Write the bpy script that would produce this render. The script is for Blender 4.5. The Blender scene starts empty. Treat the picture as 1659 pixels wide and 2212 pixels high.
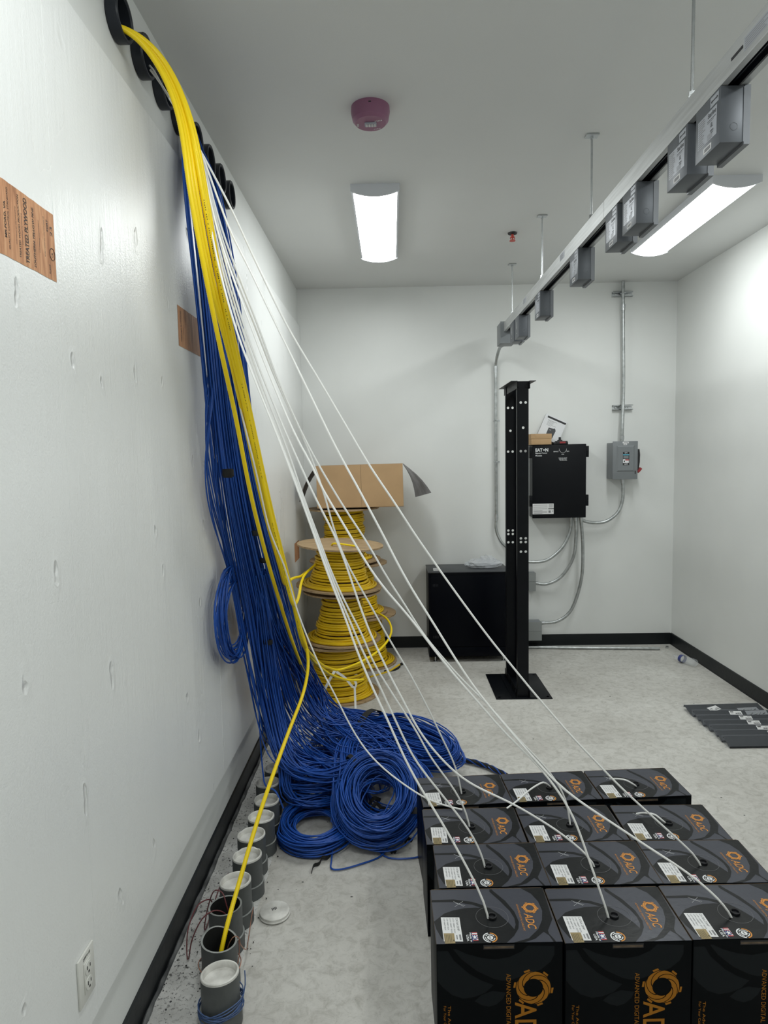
import bpy, bmesh, math, random
from mathutils import Vector, Matrix, Euler
R = math.radians
C = bpy.context.scene.collection
scn = bpy.context.scene

# ------------------------------------------------------------------ camera
cam_d = bpy.data.cameras.new('camera'); cam = bpy.data.objects.new('camera', cam_d); C.objects.link(cam)
cam_d.sensor_fit = 'HORIZONTAL'; cam_d.sensor_width = 36.0; cam_d.lens = 36.0 * 1411.45 / 1659.0
cam_d.clip_start = 0.02; cam_d.clip_end = 60
def cam_axes(pit, yaw, rol):
    cy, sy, cp, sp = math.cos(yaw), math.sin(yaw), math.cos(pit), math.sin(pit)
    fw = Vector((-sy*cp, cy*cp, -sp)); rt = Vector((cy, sy, 0)); dn = fw.cross(rt)
    c, s = math.cos(rol), math.sin(rol)
    return fw, c*rt + s*dn, -s*rt + c*dn
fw, rt, dn = cam_axes(0.08161, 0.01386, 0.01836)
up, bk = -dn, -fw
cam.matrix_world = Matrix(((rt.x, up.x, bk.x, 0), (rt.y, up.y, bk.y, 0), (rt.z, up.z, bk.z, 1.6457), (0, 0, 0, 1)))
scn.camera = cam
# ------------------------------------------------------------------ world, exposure, light strength
w = bpy.data.worlds.new('world'); scn.world = w; w.use_nodes = True
w.node_tree.nodes['Background'].inputs[0].default_value = (0.75, 0.8, 0.85, 1)
w.node_tree.nodes['Background'].inputs[1].default_value = 0.05
scn.view_settings.view_transform = 'Standard'; scn.view_settings.look = 'None'
scn.view_settings.exposure = 0.0; scn.view_settings.gamma = 1.0; scn.view_settings.use_curve_mapping = False
LENS_STRENGTH = 23.5        # radiance of every wraparound lens in the room
LENS_COLOR = (0.96, 1.0, 0.985, 1)

random.seed(7)
XL, XR, YB, YF, H = -0.773, 2.387, 5.574, -1.3, 3.065
PLY = -0.755
# ------------------------------------------------------------------ materials
def mat(name, col, rough=0.5, metal=0.0, var=0.0, scale=8.0, bump=0.0, bscale=40.0, stretch=(1,1,1), col2=None, spec=0.5, bdist=0.01, coat=0.0, detail=4.0):
    m = bpy.data.materials.new(name); m.use_nodes = True
    nt = m.node_tree; N = nt.nodes; L = nt.links; b = N['Principled BSDF']
    c4 = tuple(col) + (1,)
    b.inputs['Base Color'].default_value = c4; b.inputs['Roughness'].default_value = rough
    b.inputs['Metallic'].default_value = metal; b.inputs['Specular IOR Level'].default_value = spec
    b.inputs['Coat Weight'].default_value = coat
    tc = N.new('ShaderNodeTexCoord'); mp = N.new('ShaderNodeMapping'); mp.inputs['Scale'].default_value = stretch
    L.new(tc.outputs['Object'], mp.inputs['Vector'])
    if var or col2:
        n = N.new('ShaderNodeTexNoise'); n.inputs['Scale'].default_value = scale; n.inputs['Detail'].default_value = detail
        L.new(mp.outputs[0], n.inputs['Vector'])
        cr = N.new('ShaderNodeValToRGB'); cr.color_ramp.elements[0].position = 0.32; cr.color_ramp.elements[1].position = 0.68
        lo = col2 if col2 else tuple(x*(1-var) for x in col); hi = col if col2 else tuple(min(1, x*(1+var)) for x in col)
        cr.color_ramp.elements[0].color = tuple(lo)+(1,); cr.color_ramp.elements[1].color = tuple(hi)+(1,)
        L.new(n.outputs['Fac'], cr.inputs[0]); L.new(cr.outputs[0], b.inputs['Base Color'])
    if bump:
        n2 = N.new('ShaderNodeTexNoise'); n2.inputs['Scale'].default_value = bscale; n2.inputs['Detail'].default_value = 3
        L.new(mp.outputs[0], n2.inputs['Vector'])
        bp = N.new('ShaderNodeBump'); bp.inputs['Strength'].default_value = bump; bp.inputs['Distance'].default_value = bdist
        L.new(n2.outputs['Fac'], bp.inputs['Height']); L.new(bp.outputs[0], b.inputs['Normal'])
    return m
def emis(name, col, s):
    m = bpy.data.materials.new(name); m.use_nodes = True; nt = m.node_tree
    nt.nodes.remove(nt.nodes['Principled BSDF']); e = nt.nodes.new('ShaderNodeEmission')
    e.inputs[0].default_value = col; e.inputs[1].default_value = s
    nt.links.new(e.outputs[0], nt.nodes['Material Output'].inputs[0]); return m
def clear(name, col, rough=0.08, alpha=0.25, ior=1.45):
    m = mat(name, col, rough, spec=0.8); b = m.node_tree.nodes['Principled BSDF']
    b.inputs['Alpha'].default_value = alpha; b.inputs['IOR'].default_value = ior; return m

M = {}
M['wall'] = mat('wall_paint', (0.755, 0.768, 0.752), 0.45, var=0.015, scale=3, bump=0.12, bscale=260, bdist=0.002)
M['ceiling'] = mat('ceiling_paint', (0.69, 0.70, 0.69), 0.6, var=0.015, scale=2, bump=0.1, bscale=200, bdist=0.002)
M['base'] = mat('black_vinyl_base', (0.010, 0.0125, 0.014), 0.40, var=0.1, scale=6, bump=0.1, bscale=30, spec=0.25)
M['caulk'] = mat('dirty_caulk', (0.16, 0.165, 0.165), 0.6, col2=(0.03, 0.032, 0.035), scale=14, bump=0.5, bscale=60, bdist=0.004)
M['black'] = mat('black_powder_coat', (0.0028, 0.0036, 0.0055), 0.42, var=0.1, scale=20, bump=0.05, bscale=300, bdist=0.001, spec=0.20)
M['cabinet'] = mat('cabinet_black', (0.0012, 0.0018, 0.004), 0.38, bump=0.04, bscale=300, bdist=0.001, spec=0.09)
M['blackrub'] = mat('black_rubber', (0.010, 0.010, 0.012), 0.55, bump=0.2, bscale=120, bdist=0.002)
M['sleeve'] = mat('charcoal_sleeve', (0.016, 0.019, 0.026), 0.4, var=0.1, scale=20, spec=0.3)
M['blue'] = mat('blue_jacket', (0.010, 0.072, 0.36), 0.36, var=0.12, scale=6, spec=0.40)
M['yellow'] = mat('yellow_armour', (0.93, 0.68, 0.008), 0.42, var=0.04, scale=5, spec=0.35)
M['yellow2'] = mat('yellow_reel_jacket', (0.76, 0.50, 0.003), 0.45, var=0.10, scale=7)
M['white_cab'] = mat('white_jacket', (0.86, 0.86, 0.84), 0.4)
M['plycut'] = mat('reel_plywood', (0.48, 0.34, 0.19), 0.75, col2=(0.25, 0.165, 0.085), scale=4, stretch=(2, 16, 16), bump=0.2, bscale=30, bdist=0.003)
M['kraft'] = mat('kraft_board', (0.47, 0.305, 0.16), 0.8, var=0.06, scale=5, bump=0.1, bscale=60, bdist=0.002)
M['kraftdk'] = mat('printed_flap', (0.055, 0.045, 0.042), 0.6, col2=(0.22, 0.21, 0.21), scale=5)
M['kraftedge'] = mat('kraft_edge', (0.12, 0.085, 0.055), 0.85, var=0.3, scale=60)
M['zinc'] = mat('zinc_plated', (0.55, 0.57, 0.58), 0.32, 1.0, var=0.12, scale=25, bump=0.1, bscale=80, bdist=0.002)
M['galv'] = mat('galvanised', (0.46, 0.48, 0.48), 0.38, 0.9, var=0.2, scale=30, bump=0.05, bscale=90, bdist=0.001)
M['alum'] = mat('aluminium_housing', (0.52, 0.53, 0.53), 0.42, 0.55, var=0.12, scale=6, stretch=(1, 0.6, 14))
M['tap'] = mat('tap_box_grey', (0.115, 0.125, 0.14), 0.42, 0.35, var=0.06, scale=8)
M['tapcover'] = mat('tap_cover_grey', (0.17, 0.18, 0.195), 0.4, 0.35)
M['grey_enc'] = mat('grey_enclosure', (0.19, 0.205, 0.215), 0.4, var=0.04, scale=5)
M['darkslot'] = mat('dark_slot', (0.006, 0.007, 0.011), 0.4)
M['label'] = mat('white_label', (0.72, 0.72, 0.72), 0.5)
M['silverlabel'] = mat('silver_label', (0.40, 0.42, 0.46), 0.35, 0.3)
M['ink'] = mat('black_ink', (0.012, 0.012, 0.014), 0.5)
M['greyink'] = mat('grey_ink', (0.22, 0.22, 0.23), 0.6)
M['whiteink'] = mat('white_ink', (0.75, 0.76, 0.77), 0.5)
M['ctn_d'] = mat('carton_black', (0.0042, 0.0050, 0.0058), 0.30, var=0.05, scale=10, bump=0.10, bscale=55, bdist=0.004, spec=0.24)
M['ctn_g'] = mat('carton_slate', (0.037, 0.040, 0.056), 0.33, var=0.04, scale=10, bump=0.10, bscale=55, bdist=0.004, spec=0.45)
M['orange'] = mat('orange_print', (0.60, 0.235, 0.025), 0.45)
M['orange_d'] = mat('orange_print_shaded', (0.36, 0.145, 0.012), 0.5, spec=0.15)  # the orange ink darkened to paint in the shade of the box front
M['gold'] = mat('gold_sticker', (0.30, 0.23, 0.11), 0.35, 0.4)
M['red'] = mat('red_print', (0.42, 0.045, 0.05), 0.5)
M['navy'] = mat('navy_print', (0.03, 0.045, 0.17), 0.5)
M['strobe'] = mat('strobe_hazed_red', (0.27, 0.11, 0.19), 0.4)  # red pulled towards mauve; bluish haze is mixed into the colour
M['pvc'] = mat('grey_pvc', (0.085, 0.092, 0.092), 0.5, var=0.22, scale=9, bump=0.08, bscale=50, bdist=0.002)
M['pvc_rim'] = mat('grey_pvc_cut', (0.26, 0.27, 0.26), 0.6, var=0.2, scale=30)
M['cap'] = mat('dusty_white_cap', (0.80, 0.79, 0.75), 0.5, col2=(0.46, 0.45, 0.42), scale=16, bump=0.2, bscale=50, bdist=0.002)
M['capgrey'] = mat('dusty_grey_cap', (0.62, 0.61, 0.57), 0.55, col2=(0.24, 0.235, 0.22), scale=14, bump=0.2, bscale=50, bdist=0.002)
M['pvc_in'] = mat('shaded_pipe_inside', (0.018, 0.019, 0.019), 0.7, spec=0.2)  # same grey plastic, near-black to paint the shade inside the pipe
M['copper'] = mat('copper_wire', (0.48, 0.24, 0.17), 0.35, 0.7)
M['maroon'] = mat('maroon_wire', (0.15, 0.035, 0.04), 0.45)
M['steelblue'] = mat('blue_twine', (0.05, 0.10, 0.24), 0.5)
M['redplastic'] = mat('red_plastic', (0.28, 0.025, 0.03), 0.4)
M['cyan'] = mat('cyan_print', (0.12, 0.45, 0.60), 0.5)
M['poly'] = clear('polythene', (0.70, 0.73, 0.77), 0.12, 0.36)
M['pet'] = clear('pet_plastic', (0.80, 0.84, 0.88), 0.05, 0.20, 1.4)
M['film'] = clear('clear_film', (0.40, 0.43, 0.47), 0.10, 0.10)
M['front_d'] = mat('carton_front_black', (0.0016, 0.0026, 0.0036), 0.4, spec=0.07)  # carton black taken darker for the unlit front
M['front_g'] = mat('carton_slate_shaded', (0.0075, 0.0100, 0.0120), 0.4, spec=0.10)  # the top's slate darkened; shade of the unlit front put into the colour
M['housing'] = mat('fixture_white', (0.72, 0.74, 0.78), 0.45)
M['lens'] = emis('lit_lens', LENS_COLOR, LENS_STRENGTH)
M['plate'] = mat('white_wall_plate', (0.70, 0.70, 0.66), 0.35)
M['panel'] = mat('panel_black', (0.014, 0.016, 0.020), 0.32, bump=0.1, bscale=25, spec=0.3)
M['red_spr'] = mat('sprinkler_red', (0.55, 0.07, 0.05), 0.4)
M['paper'] = mat('paper', (0.74, 0.75, 0.77), 0.6)
M['velcro'] = mat('hook_loop', (0.010, 0.010, 0.010), 0.8, bump=0.4, bscale=200, bdist=0.002)

def ramp(N, pts):
    cr = N.new('ShaderNodeValToRGB'); e = cr.color_ramp.elements
    e[0].position, e[0].color = pts[0][0], tuple(pts[0][1])+(1,)
    e[1].position, e[1].color = pts[-1][0], tuple(pts[-1][1])+(1,)
    for p, c in pts[1:-1]:
        k = e.new(p); k.color = tuple(c)+(1,)
    return cr
def noise(N, L, src, scale, detail=4, rough=0.5, dist=0.0):
    n = N.new('ShaderNodeTexNoise'); n.inputs['Scale'].default_value = scale; n.inputs['Detail'].default_value = detail
    n.inputs['Roughness'].default_value = rough; n.inputs['Distortion'].default_value = dist
    L.new(src, n.inputs['Vector']); return n
def mix(N, L, a, b, fac, mode='MIX'):
    m = N.new('ShaderNodeMix'); m.data_type = 'RGBA'; m.blend_type = mode
    for s, v in ((0, fac), (6, a), (7, b)):
        if hasattr(v, 'links') or hasattr(v, 'is_linked'): L.new(v, m.inputs[s])
        else: m.inputs[s].default_value = v if s == 0 else tuple(v)+(1,)
    return m.outputs[2]
# painted plywood: glossy grey-white paint over raised vertical grain, knots and dings
def m_ply():
    m = bpy.data.materials.new('painted_plywood'); m.use_nodes = True; N = m.node_tree.nodes; L = m.node_tree.links
    b = N['Principled BSDF']; b.inputs['Base Color'].default_value = (0.83, 0.842, 0.832, 1); b.inputs['Specular IOR Level'].default_value = 0.5
    tc = N.new('ShaderNodeTexCoord')
    m1 = N.new('ShaderNodeMapping'); m1.inputs['Scale'].default_value = (1, 1, 0.055); L.new(tc.outputs['Object'], m1.inputs[0])
    m2 = N.new('ShaderNodeMapping'); m2.inputs['Scale'].default_value = (1, 1, 0.42); L.new(tc.outputs['Object'], m2.inputs[0])
    g = noise(N, L, m1.outputs[0], 55, 5, 0.6, 0.6)
    orange = noise(N, L, tc.outputs['Object'], 190, 3)
    big = noise(N, L, m2.outputs[0], 3.0, 2)
    v = N.new('ShaderNodeTexVoronoi'); v.inputs['Scale'].default_value = 4.2; v.feature = 'F1'
    nd = noise(N, L, tc.outputs['Object'], 7, 3); vm = N.new('ShaderNodeVectorMath'); vm.operation = 'MULTIPLY_ADD'
    vm.inputs[1].default_value = (0.10, 0.10, 0.10); L.new(nd.outputs['Color'], vm.inputs[0]); L.new(m2.outputs[0], vm.inputs[2])
    sx = N.new('ShaderNodeSeparateXYZ'); cx = N.new('ShaderNodeCombineXYZ'); L.new(vm.outputs[0], sx.inputs[0]); L.new(sx.outputs[1], cx.inputs[0]); L.new(sx.outputs[2], cx.inputs[1])
    v.voronoi_dimensions = '2D'; L.new(cx.outputs[0], v.inputs['Vector'])
    kr = ramp(N, [(0.0, (0.25, 0.25, 0.25)), (0.02, (0.35, 0.35, 0.35)), (0.045, (0.70, 0.70, 0.70)), (0.09, (0.6, 0.6, 0.6)), (0.2, (0.6, 0.6, 0.6))]); L.new(v.outputs['Distance'], kr.inputs[0])
    # knots only here and there
    sel = noise(N, L, m2.outputs[0], 1.4, 1); sr = ramp(N, [(0.34, (0, 0, 0)), (0.44, (1, 1, 1))]); L.new(sel.outputs['Fac'], sr.inputs[0])
    knot = mix(N, L, (0.6, 0.6, 0.6), kr.outputs[0], sr.outputs[0])
    gsel = noise(N, L, m2.outputs[0], 1.1, 2); gr = ramp(N, [(0.38, (0.12, 0.12, 0.12)), (0.66, (0.9, 0.9, 0.9))]); L.new(gsel.outputs['Fac'], gr.inputs[0])
    grain = mix(N, L, (0.5, 0.5, 0.5), g.outputs['Fac'], gr.outputs[0])
    b1 = N.new('ShaderNodeBump'); b1.inputs['Strength'].default_value = 0.42; b1.inputs['Distance'].default_value = 0.005; L.new(grain, b1.inputs['Height'])
    b2 = N.new('ShaderNodeBump'); b2.inputs['Strength'].default_value = 1.0; b2.inputs['Distance'].default_value = 0.010; L.new(knot, b2.inputs['Height']); L.new(b1.outputs[0], b2.inputs['Normal'])
    b3 = N.new('ShaderNodeBump'); b3.inputs['Strength'].default_value = 0.30; b3.inputs['Distance'].default_value = 0.0025; L.new(orange.outputs['Fac'], b3.inputs['Height']); L.new(b2.outputs[0], b3.inputs['Normal'])
    b4 = N.new('ShaderNodeBump'); b4.inputs['Strength'].default_value = 0.35; b4.inputs['Distance'].default_value = 0.02; L.new(big.outputs['Fac'], b4.inputs['Height']); L.new(b3.outputs[0], b4.inputs['Normal'])
    L.new(b4.outputs[0], b.inputs['Normal'])
    rr = ramp(N, [(0.3, (0.27, 0.27, 0.27)), (0.7, (0.40, 0.40, 0.40))]); L.new(big.outputs['Fac'], rr.inputs[0]); L.new(rr.outputs[0], b.inputs['Roughness'])
    return m
M['ply'] = m_ply()
def m_floor():
    m = bpy.data.materials.new('mottled_vinyl'); m.use_nodes = True; N = m.node_tree.nodes; L = m.node_tree.links; b = N['Principled BSDF']
    tc = N.new('ShaderNodeTexCoord'); o = tc.outputs['Object']
    a = noise(N, L, o, 1.3, 3, 0.6); f = noise(N, L, o, 24, 6, 0.72, 0.8); s = noise(N, L, o, 130, 3, 0.6)
    ra = ramp(N, [(0.34, (0.49, 0.475, 0.44)), (0.66, (0.63, 0.62, 0.585))]); L.new(a.outputs['Fac'], ra.inputs[0])
    rf = ramp(N, [(0.30, (0.70, 0.69, 0.67)), (0.52, (1, 1, 1)), (0.75, (1.12, 1.12, 1.12))]); L.new(f.outputs['Fac'], rf.inputs[0])
    c1 = mix(N, L, ra.outputs[0], rf.outputs[0], 0.9, 'MULTIPLY')
    rs = ramp(N, [(0.27, (0.62, 0.61, 0.60)), (0.40, (1, 1, 1))]); L.new(s.outputs['Fac'], rs.inputs[0])
    c2 = mix(N, L, c1, rs.outputs[0], 0.6, 'MULTIPLY')
    L.new(c2, b.inputs['Base Color'])
    ro = ramp(N, [(0.3, (0.42, 0.42, 0.42)), (0.7, (0.6, 0.6, 0.6))]); L.new(a.outputs['Fac'], ro.inputs[0]); L.new(ro.outputs[0], b.inputs['Roughness'])
    b.inputs['Specular IOR Level'].default_value = 0.35
    return m
M['floor'] = m_floor()
def m_conc():
    m = bpy.data.materials.new('trench_concrete'); m.use_nodes = True; N = m.node_tree.nodes; L = m.node_tree.links; b = N['Principled BSDF']
    tc = N.new('ShaderNodeTexCoord'); o = tc.outputs['Object']
    a = noise(N, L, o, 6, 5, 0.65); s = noise(N, L, o, 75, 4, 0.65, 0.5); d = noise(N, L, o, 3.0, 3)
    ra = ramp(N, [(0.30, (0.47, 0.465, 0.45)), (0.65, (0.68, 0.675, 0.655))]); L.new(a.outputs['Fac'], ra.inputs[0])
    rs = ramp(N, [(0.36, (0.12, 0.12, 0.12)), (0.45, (1, 1, 1))]); L.new(s.outputs['Fac'], rs.inputs[0])
    rd = ramp(N, [(0.40, (0.45, 0.45, 0.45)), (0.60, (1, 1, 1))]); L.new(d.outputs['Fac'], rd.inputs[0])
    c = mix(N, L, ra.outputs[0], rs.outputs[0], rd.outputs[0], 'MULTIPLY'); L.new(c, b.inputs['Base Color'])
    b.inputs['Roughness'].default_value = 0.9
    bp = N.new('ShaderNodeBump'); bp.inputs['Strength'].default_value = 0.7; bp.inputs['Distance'].default_value = 0.006
    L.new(s.outputs['Fac'], bp.inputs['Height']); L.new(bp.outputs[0], b.inputs['Normal'])
    return m
M['conc'] = m_conc()
def m_stamp():
    m = bpy.data.materials.new('bare_plywood_grain'); m.use_nodes = True; N = m.node_tree.nodes; L = m.node_tree.links; b = N['Principled BSDF']
    tc = N.new('ShaderNodeTexCoord'); mp = N.new('ShaderNodeMapping'); mp.inputs['Scale'].default_value = (1, 1, 0.10); L.new(tc.outputs['Object'], mp.inputs[0])
    g = noise(N, L, mp.outputs[0], 75, 5, 0.65, 0.8)
    r = ramp(N, [(0.30, (0.33, 0.15, 0.075)), (0.5, (0.54, 0.27, 0.14)), (0.72, (0.68, 0.41, 0.23))]); L.new(g.outputs['Fac'], r.inputs[0])
    L.new(r.outputs[0], b.inputs['Base Color']); b.inputs['Roughness'].default_value = 0.7
    return m
M['stamp'] = m_stamp()

# ------------------------------------------------------------------ geometry helpers
class MB:
    def __init__(s): s.v = []; s.f = []; s.m = []; s.k = 0
    def add(s, verts, faces, k=None):
        n = len(s.v); s.v += [Vector(p) for p in verts]; s.f += [tuple(i+n for i in f) for f in faces]; s.m += [s.k if k is None else k]*len(faces); return s
    def box(s, x0, x1, y0, y1, z0, z1, k=None, mtx=None, bev=0.0):
        if bev > 0:
            bm = bmesh.new(); bmesh.ops.create_cube(bm, size=1.0)
            for p in bm.verts: p.co = Vector(((x0+x1)/2+p.co.x*(x1-x0), (y0+y1)/2+p.co.y*(y1-y0), (z0+z1)/2+p.co.z*(z1-z0)))
            bmesh.ops.bevel(bm, geom=list(bm.edges), offset=bev, segments=2, affect='EDGES', profile=0.5)
            bm.verts.index_update(); vs = [p.co.copy() for p in bm.verts]; fs = [tuple(q.index for q in f.verts) for f in bm.faces]; bm.free()
        else:
            vs = [Vector(p) for p in ((x0,y0,z0),(x1,y0,z0),(x1,y1,z0),(x0,y1,z0),(x0,y0,z1),(x1,y0,z1),(x1,y1,z1),(x0,y1,z1))]
            fs = [(0,3,2,1),(4,5,6,7),(0,1,5,4),(1,2,6,5),(2,3,7,6),(3,0,4,7)]
        if mtx: vs = [mtx @ p for p in vs]
        return s.add(vs, fs, k)
    def prism(s, poly, axis, a, b, k=None):
        """closed 2-D outline extruded along x, y or z"""
        def P(p, t): return (t, p[0], p[1]) if axis == 'x' else ((p[0], t, p[1]) if axis == 'y' else (p[0], p[1], t))
        n = len(poly); vs = [P(p, a) for p in poly] + [P(p, b) for p in poly]
        fs = [tuple(range(n)), tuple(range(2*n-1, n-1, -1))] + [(i, i+n, (i+1) % n+n, (i+1) % n) for i in range(n)]
        return s.add(vs, fs, k)
    def flat(s, poly, o, u, v, k=None):
        o, u, v = Vector(o), Vector(u), Vector(v)
        return s.add([o+u*p[0]+v*p[1] for p in poly], [tuple(range(len(poly)))], k)
    def rect(s, x0, y0, x1, y1, o, u, v, k=None): return s.flat([(x0,y0),(x1,y0),(x1,y1),(x0,y1)], o, u, v, k)
    def tri2(s, tm, o, u, v, k=None):
        o, u, v = Vector(o), Vector(u), Vector(v)
        return s.add([o+u*p[0]+v*p[1] for p in tm[0]], tm[1], k)
    def tube(s, pts, r, n=8, k=None, closed=False, cap=True, rad=None):
        pts = [Vector(p) for p in pts]; N = len(pts)
        T = []
        for i in range(N):
            if closed: d = pts[(i+1) % N]-pts[i-1]
            else: d = pts[min(i+1, N-1)]-pts[max(i-1, 0)]
            T.append(d.normalized() if d.length > 1e-9 else Vector((0, 0, 1)))
        a = T[0].orthogonal().normalized(); base = len(s.v); vs = []
        for i in range(N):
            a = (a - T[i]*a.dot(T[i]))
            a = a.normalized() if a.length > 1e-6 else T[i].orthogonal().normalized()
            b = T[i].cross(a); rr = rad[i] if rad else r
            for j in range(n):
                th = 2*math.pi*j/n; vs.append(pts[i]+a*(rr*math.cos(th))+b*(rr*math.sin(th)))
        fs = []
        for i in range(N if closed else N-1):
            i2 = (i+1) % N
            for j in range(n): fs.append((i*n+j, i*n+(j+1) % n, i2*n+(j+1) % n, i2*n+j))
        if cap and not closed: fs += [tuple(range(n-1, -1, -1)), tuple((N-1)*n+j for j in range(n))]
        return s.add(vs, fs, k)
    def lathe(s, prof, n=24, k=None, mtx=None, kf=None):
        """prof: (radius, z) list, revolved about z"""
        vs = []; fs = []
        for (r, z) in prof:
            for j in range(n):
                th = 2*math.pi*j/n; vs.append(Vector((r*math.cos(th), r*math.sin(th), z)))
        for i in range(len(prof)-1):
            for j in range(n): fs.append((i*n+j, i*n+(j+1) % n, (i+1)*n+(j+1) % n, (i+1)*n+j))
        if prof[0][0] > 1e-6: fs.append(tuple(range(n-1, -1, -1)))
        if prof[-1][0] > 1e-6: fs.append(tuple((len(prof)-1)*n+j for j in range(n)))
        if mtx: vs = [mtx @ p for p in vs]
        return s.add(vs, fs, k)
def spline(pts, step=0.03, closed=False):
    """Catmull-Rom resample"""
    P = [Vector(p) for p in pts]; n = len(P); out = []
    for i in range(n if closed else n-1):
        p1, p2 = P[i], P[(i+1) % n]
        p0 = P[i-1] if (closed or i > 0) else p1*2-p2
        p3 = P[(i+2) % n] if (closed or i+2 < n) else p2*2-p1
        m = max(1, int(round((p2-p1).length/step)))
        for q in range(m):
            t = q/m
            out.append(0.5*((2*p1)+(p2-p0)*t+(2*p0-5*p1+4*p2-p3)*t*t+(3*p1-p0-3*p2+p3)*t*t*t))
    if not closed: out.append(P[-1].copy())
    return out
def relax(pts, it=2, keep=1):
    P = [Vector(p) for p in pts]
    for _ in range(it):
        Q = [p.copy() for p in P]
        for i in range(keep, len(P)-keep): Q[i] = (P[i-1]+P[i]*2+P[i+1])/4
        P = Q
    return P
def mesh_of(name, mb, mats, smooth=True, angle=35):
    me = bpy.data.meshes.new(name); me.from_pydata([tuple(p) for p in mb.v], [], mb.f)
    for m in mats: me.materials.append(m)
    if len(mats) > 1: me.polygons.foreach_set('material_index', mb.m)
    me.validate()
    if smooth:
        me.polygons.foreach_set('use_smooth', [True]*len(me.polygons)); me.set_sharp_from_angle(angle=R(angle))
    me.update(); return me
def obj(name, mb, mats, parent=None, smooth=True, label=None, angle=35):
    if not isinstance(mats, (list, tuple)): mats = [mats]
    off = Vector((0, 0, 0))
    if parent is None and mb.v:       # origin at the base of the thing
        xs = [p.x for p in mb.v]; ys = [p.y for p in mb.v]; zs = [p.z for p in mb.v]
        off = Vector(((min(xs)+max(xs))/2, (min(ys)+max(ys))/2, min(zs))); mb.v = [p-off for p in mb.v]
    o = bpy.data.objects.new(name, mesh_of(name, mb, mats, smooth, angle)); C.objects.link(o); o.location = off
    if parent: o.parent = parent
    if label: o['label'] = label
    return o
def tag(o, label, cat, group=None):
    o['label'] = label; o['category'] = cat
    if group: o['group'] = group
    return o
def thing(name, label, cat, loc=(0, 0, 0), rz=0.0, group=None):
    o = bpy.data.objects.new(name, None); C.objects.link(o); o.location = loc; o.rotation_euler = (0, 0, rz); o.empty_display_size = 0.05
    return tag(o, label, cat, group)
def struct(name, mb, mats, parent=None, smooth=False):
    if not isinstance(mats, (list, tuple)): mats = [mats]
    o = bpy.data.objects.new(name, mesh_of(name, mb, mats, smooth)); C.objects.link(o)
    if parent: o.parent = parent
    else: o['kind'] = 'structure'
    return o
def copy_tree(o, parent=None):
    c = o.copy(); C.objects.link(c)
    if parent: c.parent = parent
    for ch in list(o.children): copy_tree(ch, c)
    return c
_tc = {}
def text(body, w=None, h=None, bold=0.0, shear=0.0):
    """lettering as a 2-D mesh fitted to a width and height, lower left at 0,0"""
    key = (body, bold, shear)
    if key not in _tc:
        cu = bpy.data.curves.new('t', 'FONT'); cu.body = body; cu.offset = bold; cu.shear = shear; cu.resolution_u = 3; cu.size = 1
        o = bpy.data.objects.new('t', cu); C.objects.link(o); bpy.context.view_layer.update()
        me = bpy.data.meshes.new_from_object(o); vs = [(p.co.x, p.co.y) for p in me.vertices]; fs = [tuple(p.vertices) for p in me.polygons]
        bpy.data.objects.remove(o); bpy.data.curves.remove(cu); bpy.data.meshes.remove(me); _tc[key] = (vs, fs)
    vs, fs = _tc[key]
    x0 = min(p[0] for p in vs); x1 = max(p[0] for p in vs); y0 = min(p[1] for p in vs); y1 = max(p[1] for p in vs)
    sx = w/(x1-x0) if w else h/(y1-y0); sy = h/(y1-y0) if h else sx
    return [((p[0]-x0)*sx, (p[1]-y0)*sy) for p in vs], fs
def shift(tm, dx, dy): return [(p[0]+dx, p[1]+dy) for p in tm[0]], tm[1]
def rot90(tm):   # reads downwards: glyph tops to the right
    return [(p[1], -p[0]) for p in tm[0]], tm[1]
def plate_holes(w, h, holes, t, rects=()):
    """flat plate in XZ (x 0..w, z 0..h), thickness t along y, with round and rectangular holes"""
    cu = bpy.data.curves.new('p', 'CURVE'); cu.dimensions = '2D'; cu.fill_mode = 'BOTH'; cu.extrude = t/2
    def sp(pts):
        q = cu.splines.new('POLY'); q.points.add(len(pts)-1); q.use_cyclic_u = True
        for p, c in zip(q.points, pts): p.co = (c[0], c[1], 0, 1)
    sp([(0, 0), (w, 0), (w, h), (0, h)])
    for (x, z, r) in holes: sp([(x+r*math.cos(a*math.pi/8), z+r*math.sin(a*math.pi/8)) for a in range(16)])
    for (x0, z0, x1, z1) in rects: sp([(x0, z0), (x1, z0), (x1, z1), (x0, z1)])
    o = bpy.data.objects.new('p', cu); C.objects.link(o); bpy.context.view_layer.update()
    me = bpy.data.meshes.new_from_object(o); vs = [(p.co.x, p.co.z, p.co.y) for p in me.vertices]; fs = [tuple(reversed(p.vertices)) for p in me.polygons]
    bpy.data.objects.remove(o); bpy.data.curves.remove(cu); bpy.data.meshes.remove(me)
    return vs, fs
def rnd(a, b): return random.uniform(a, b)
def ORD(k): return ['first', 'second', 'third', 'fourth', 'fifth', 'sixth', 'seventh', 'eighth', 'ninth', 'tenth'][k]

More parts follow.
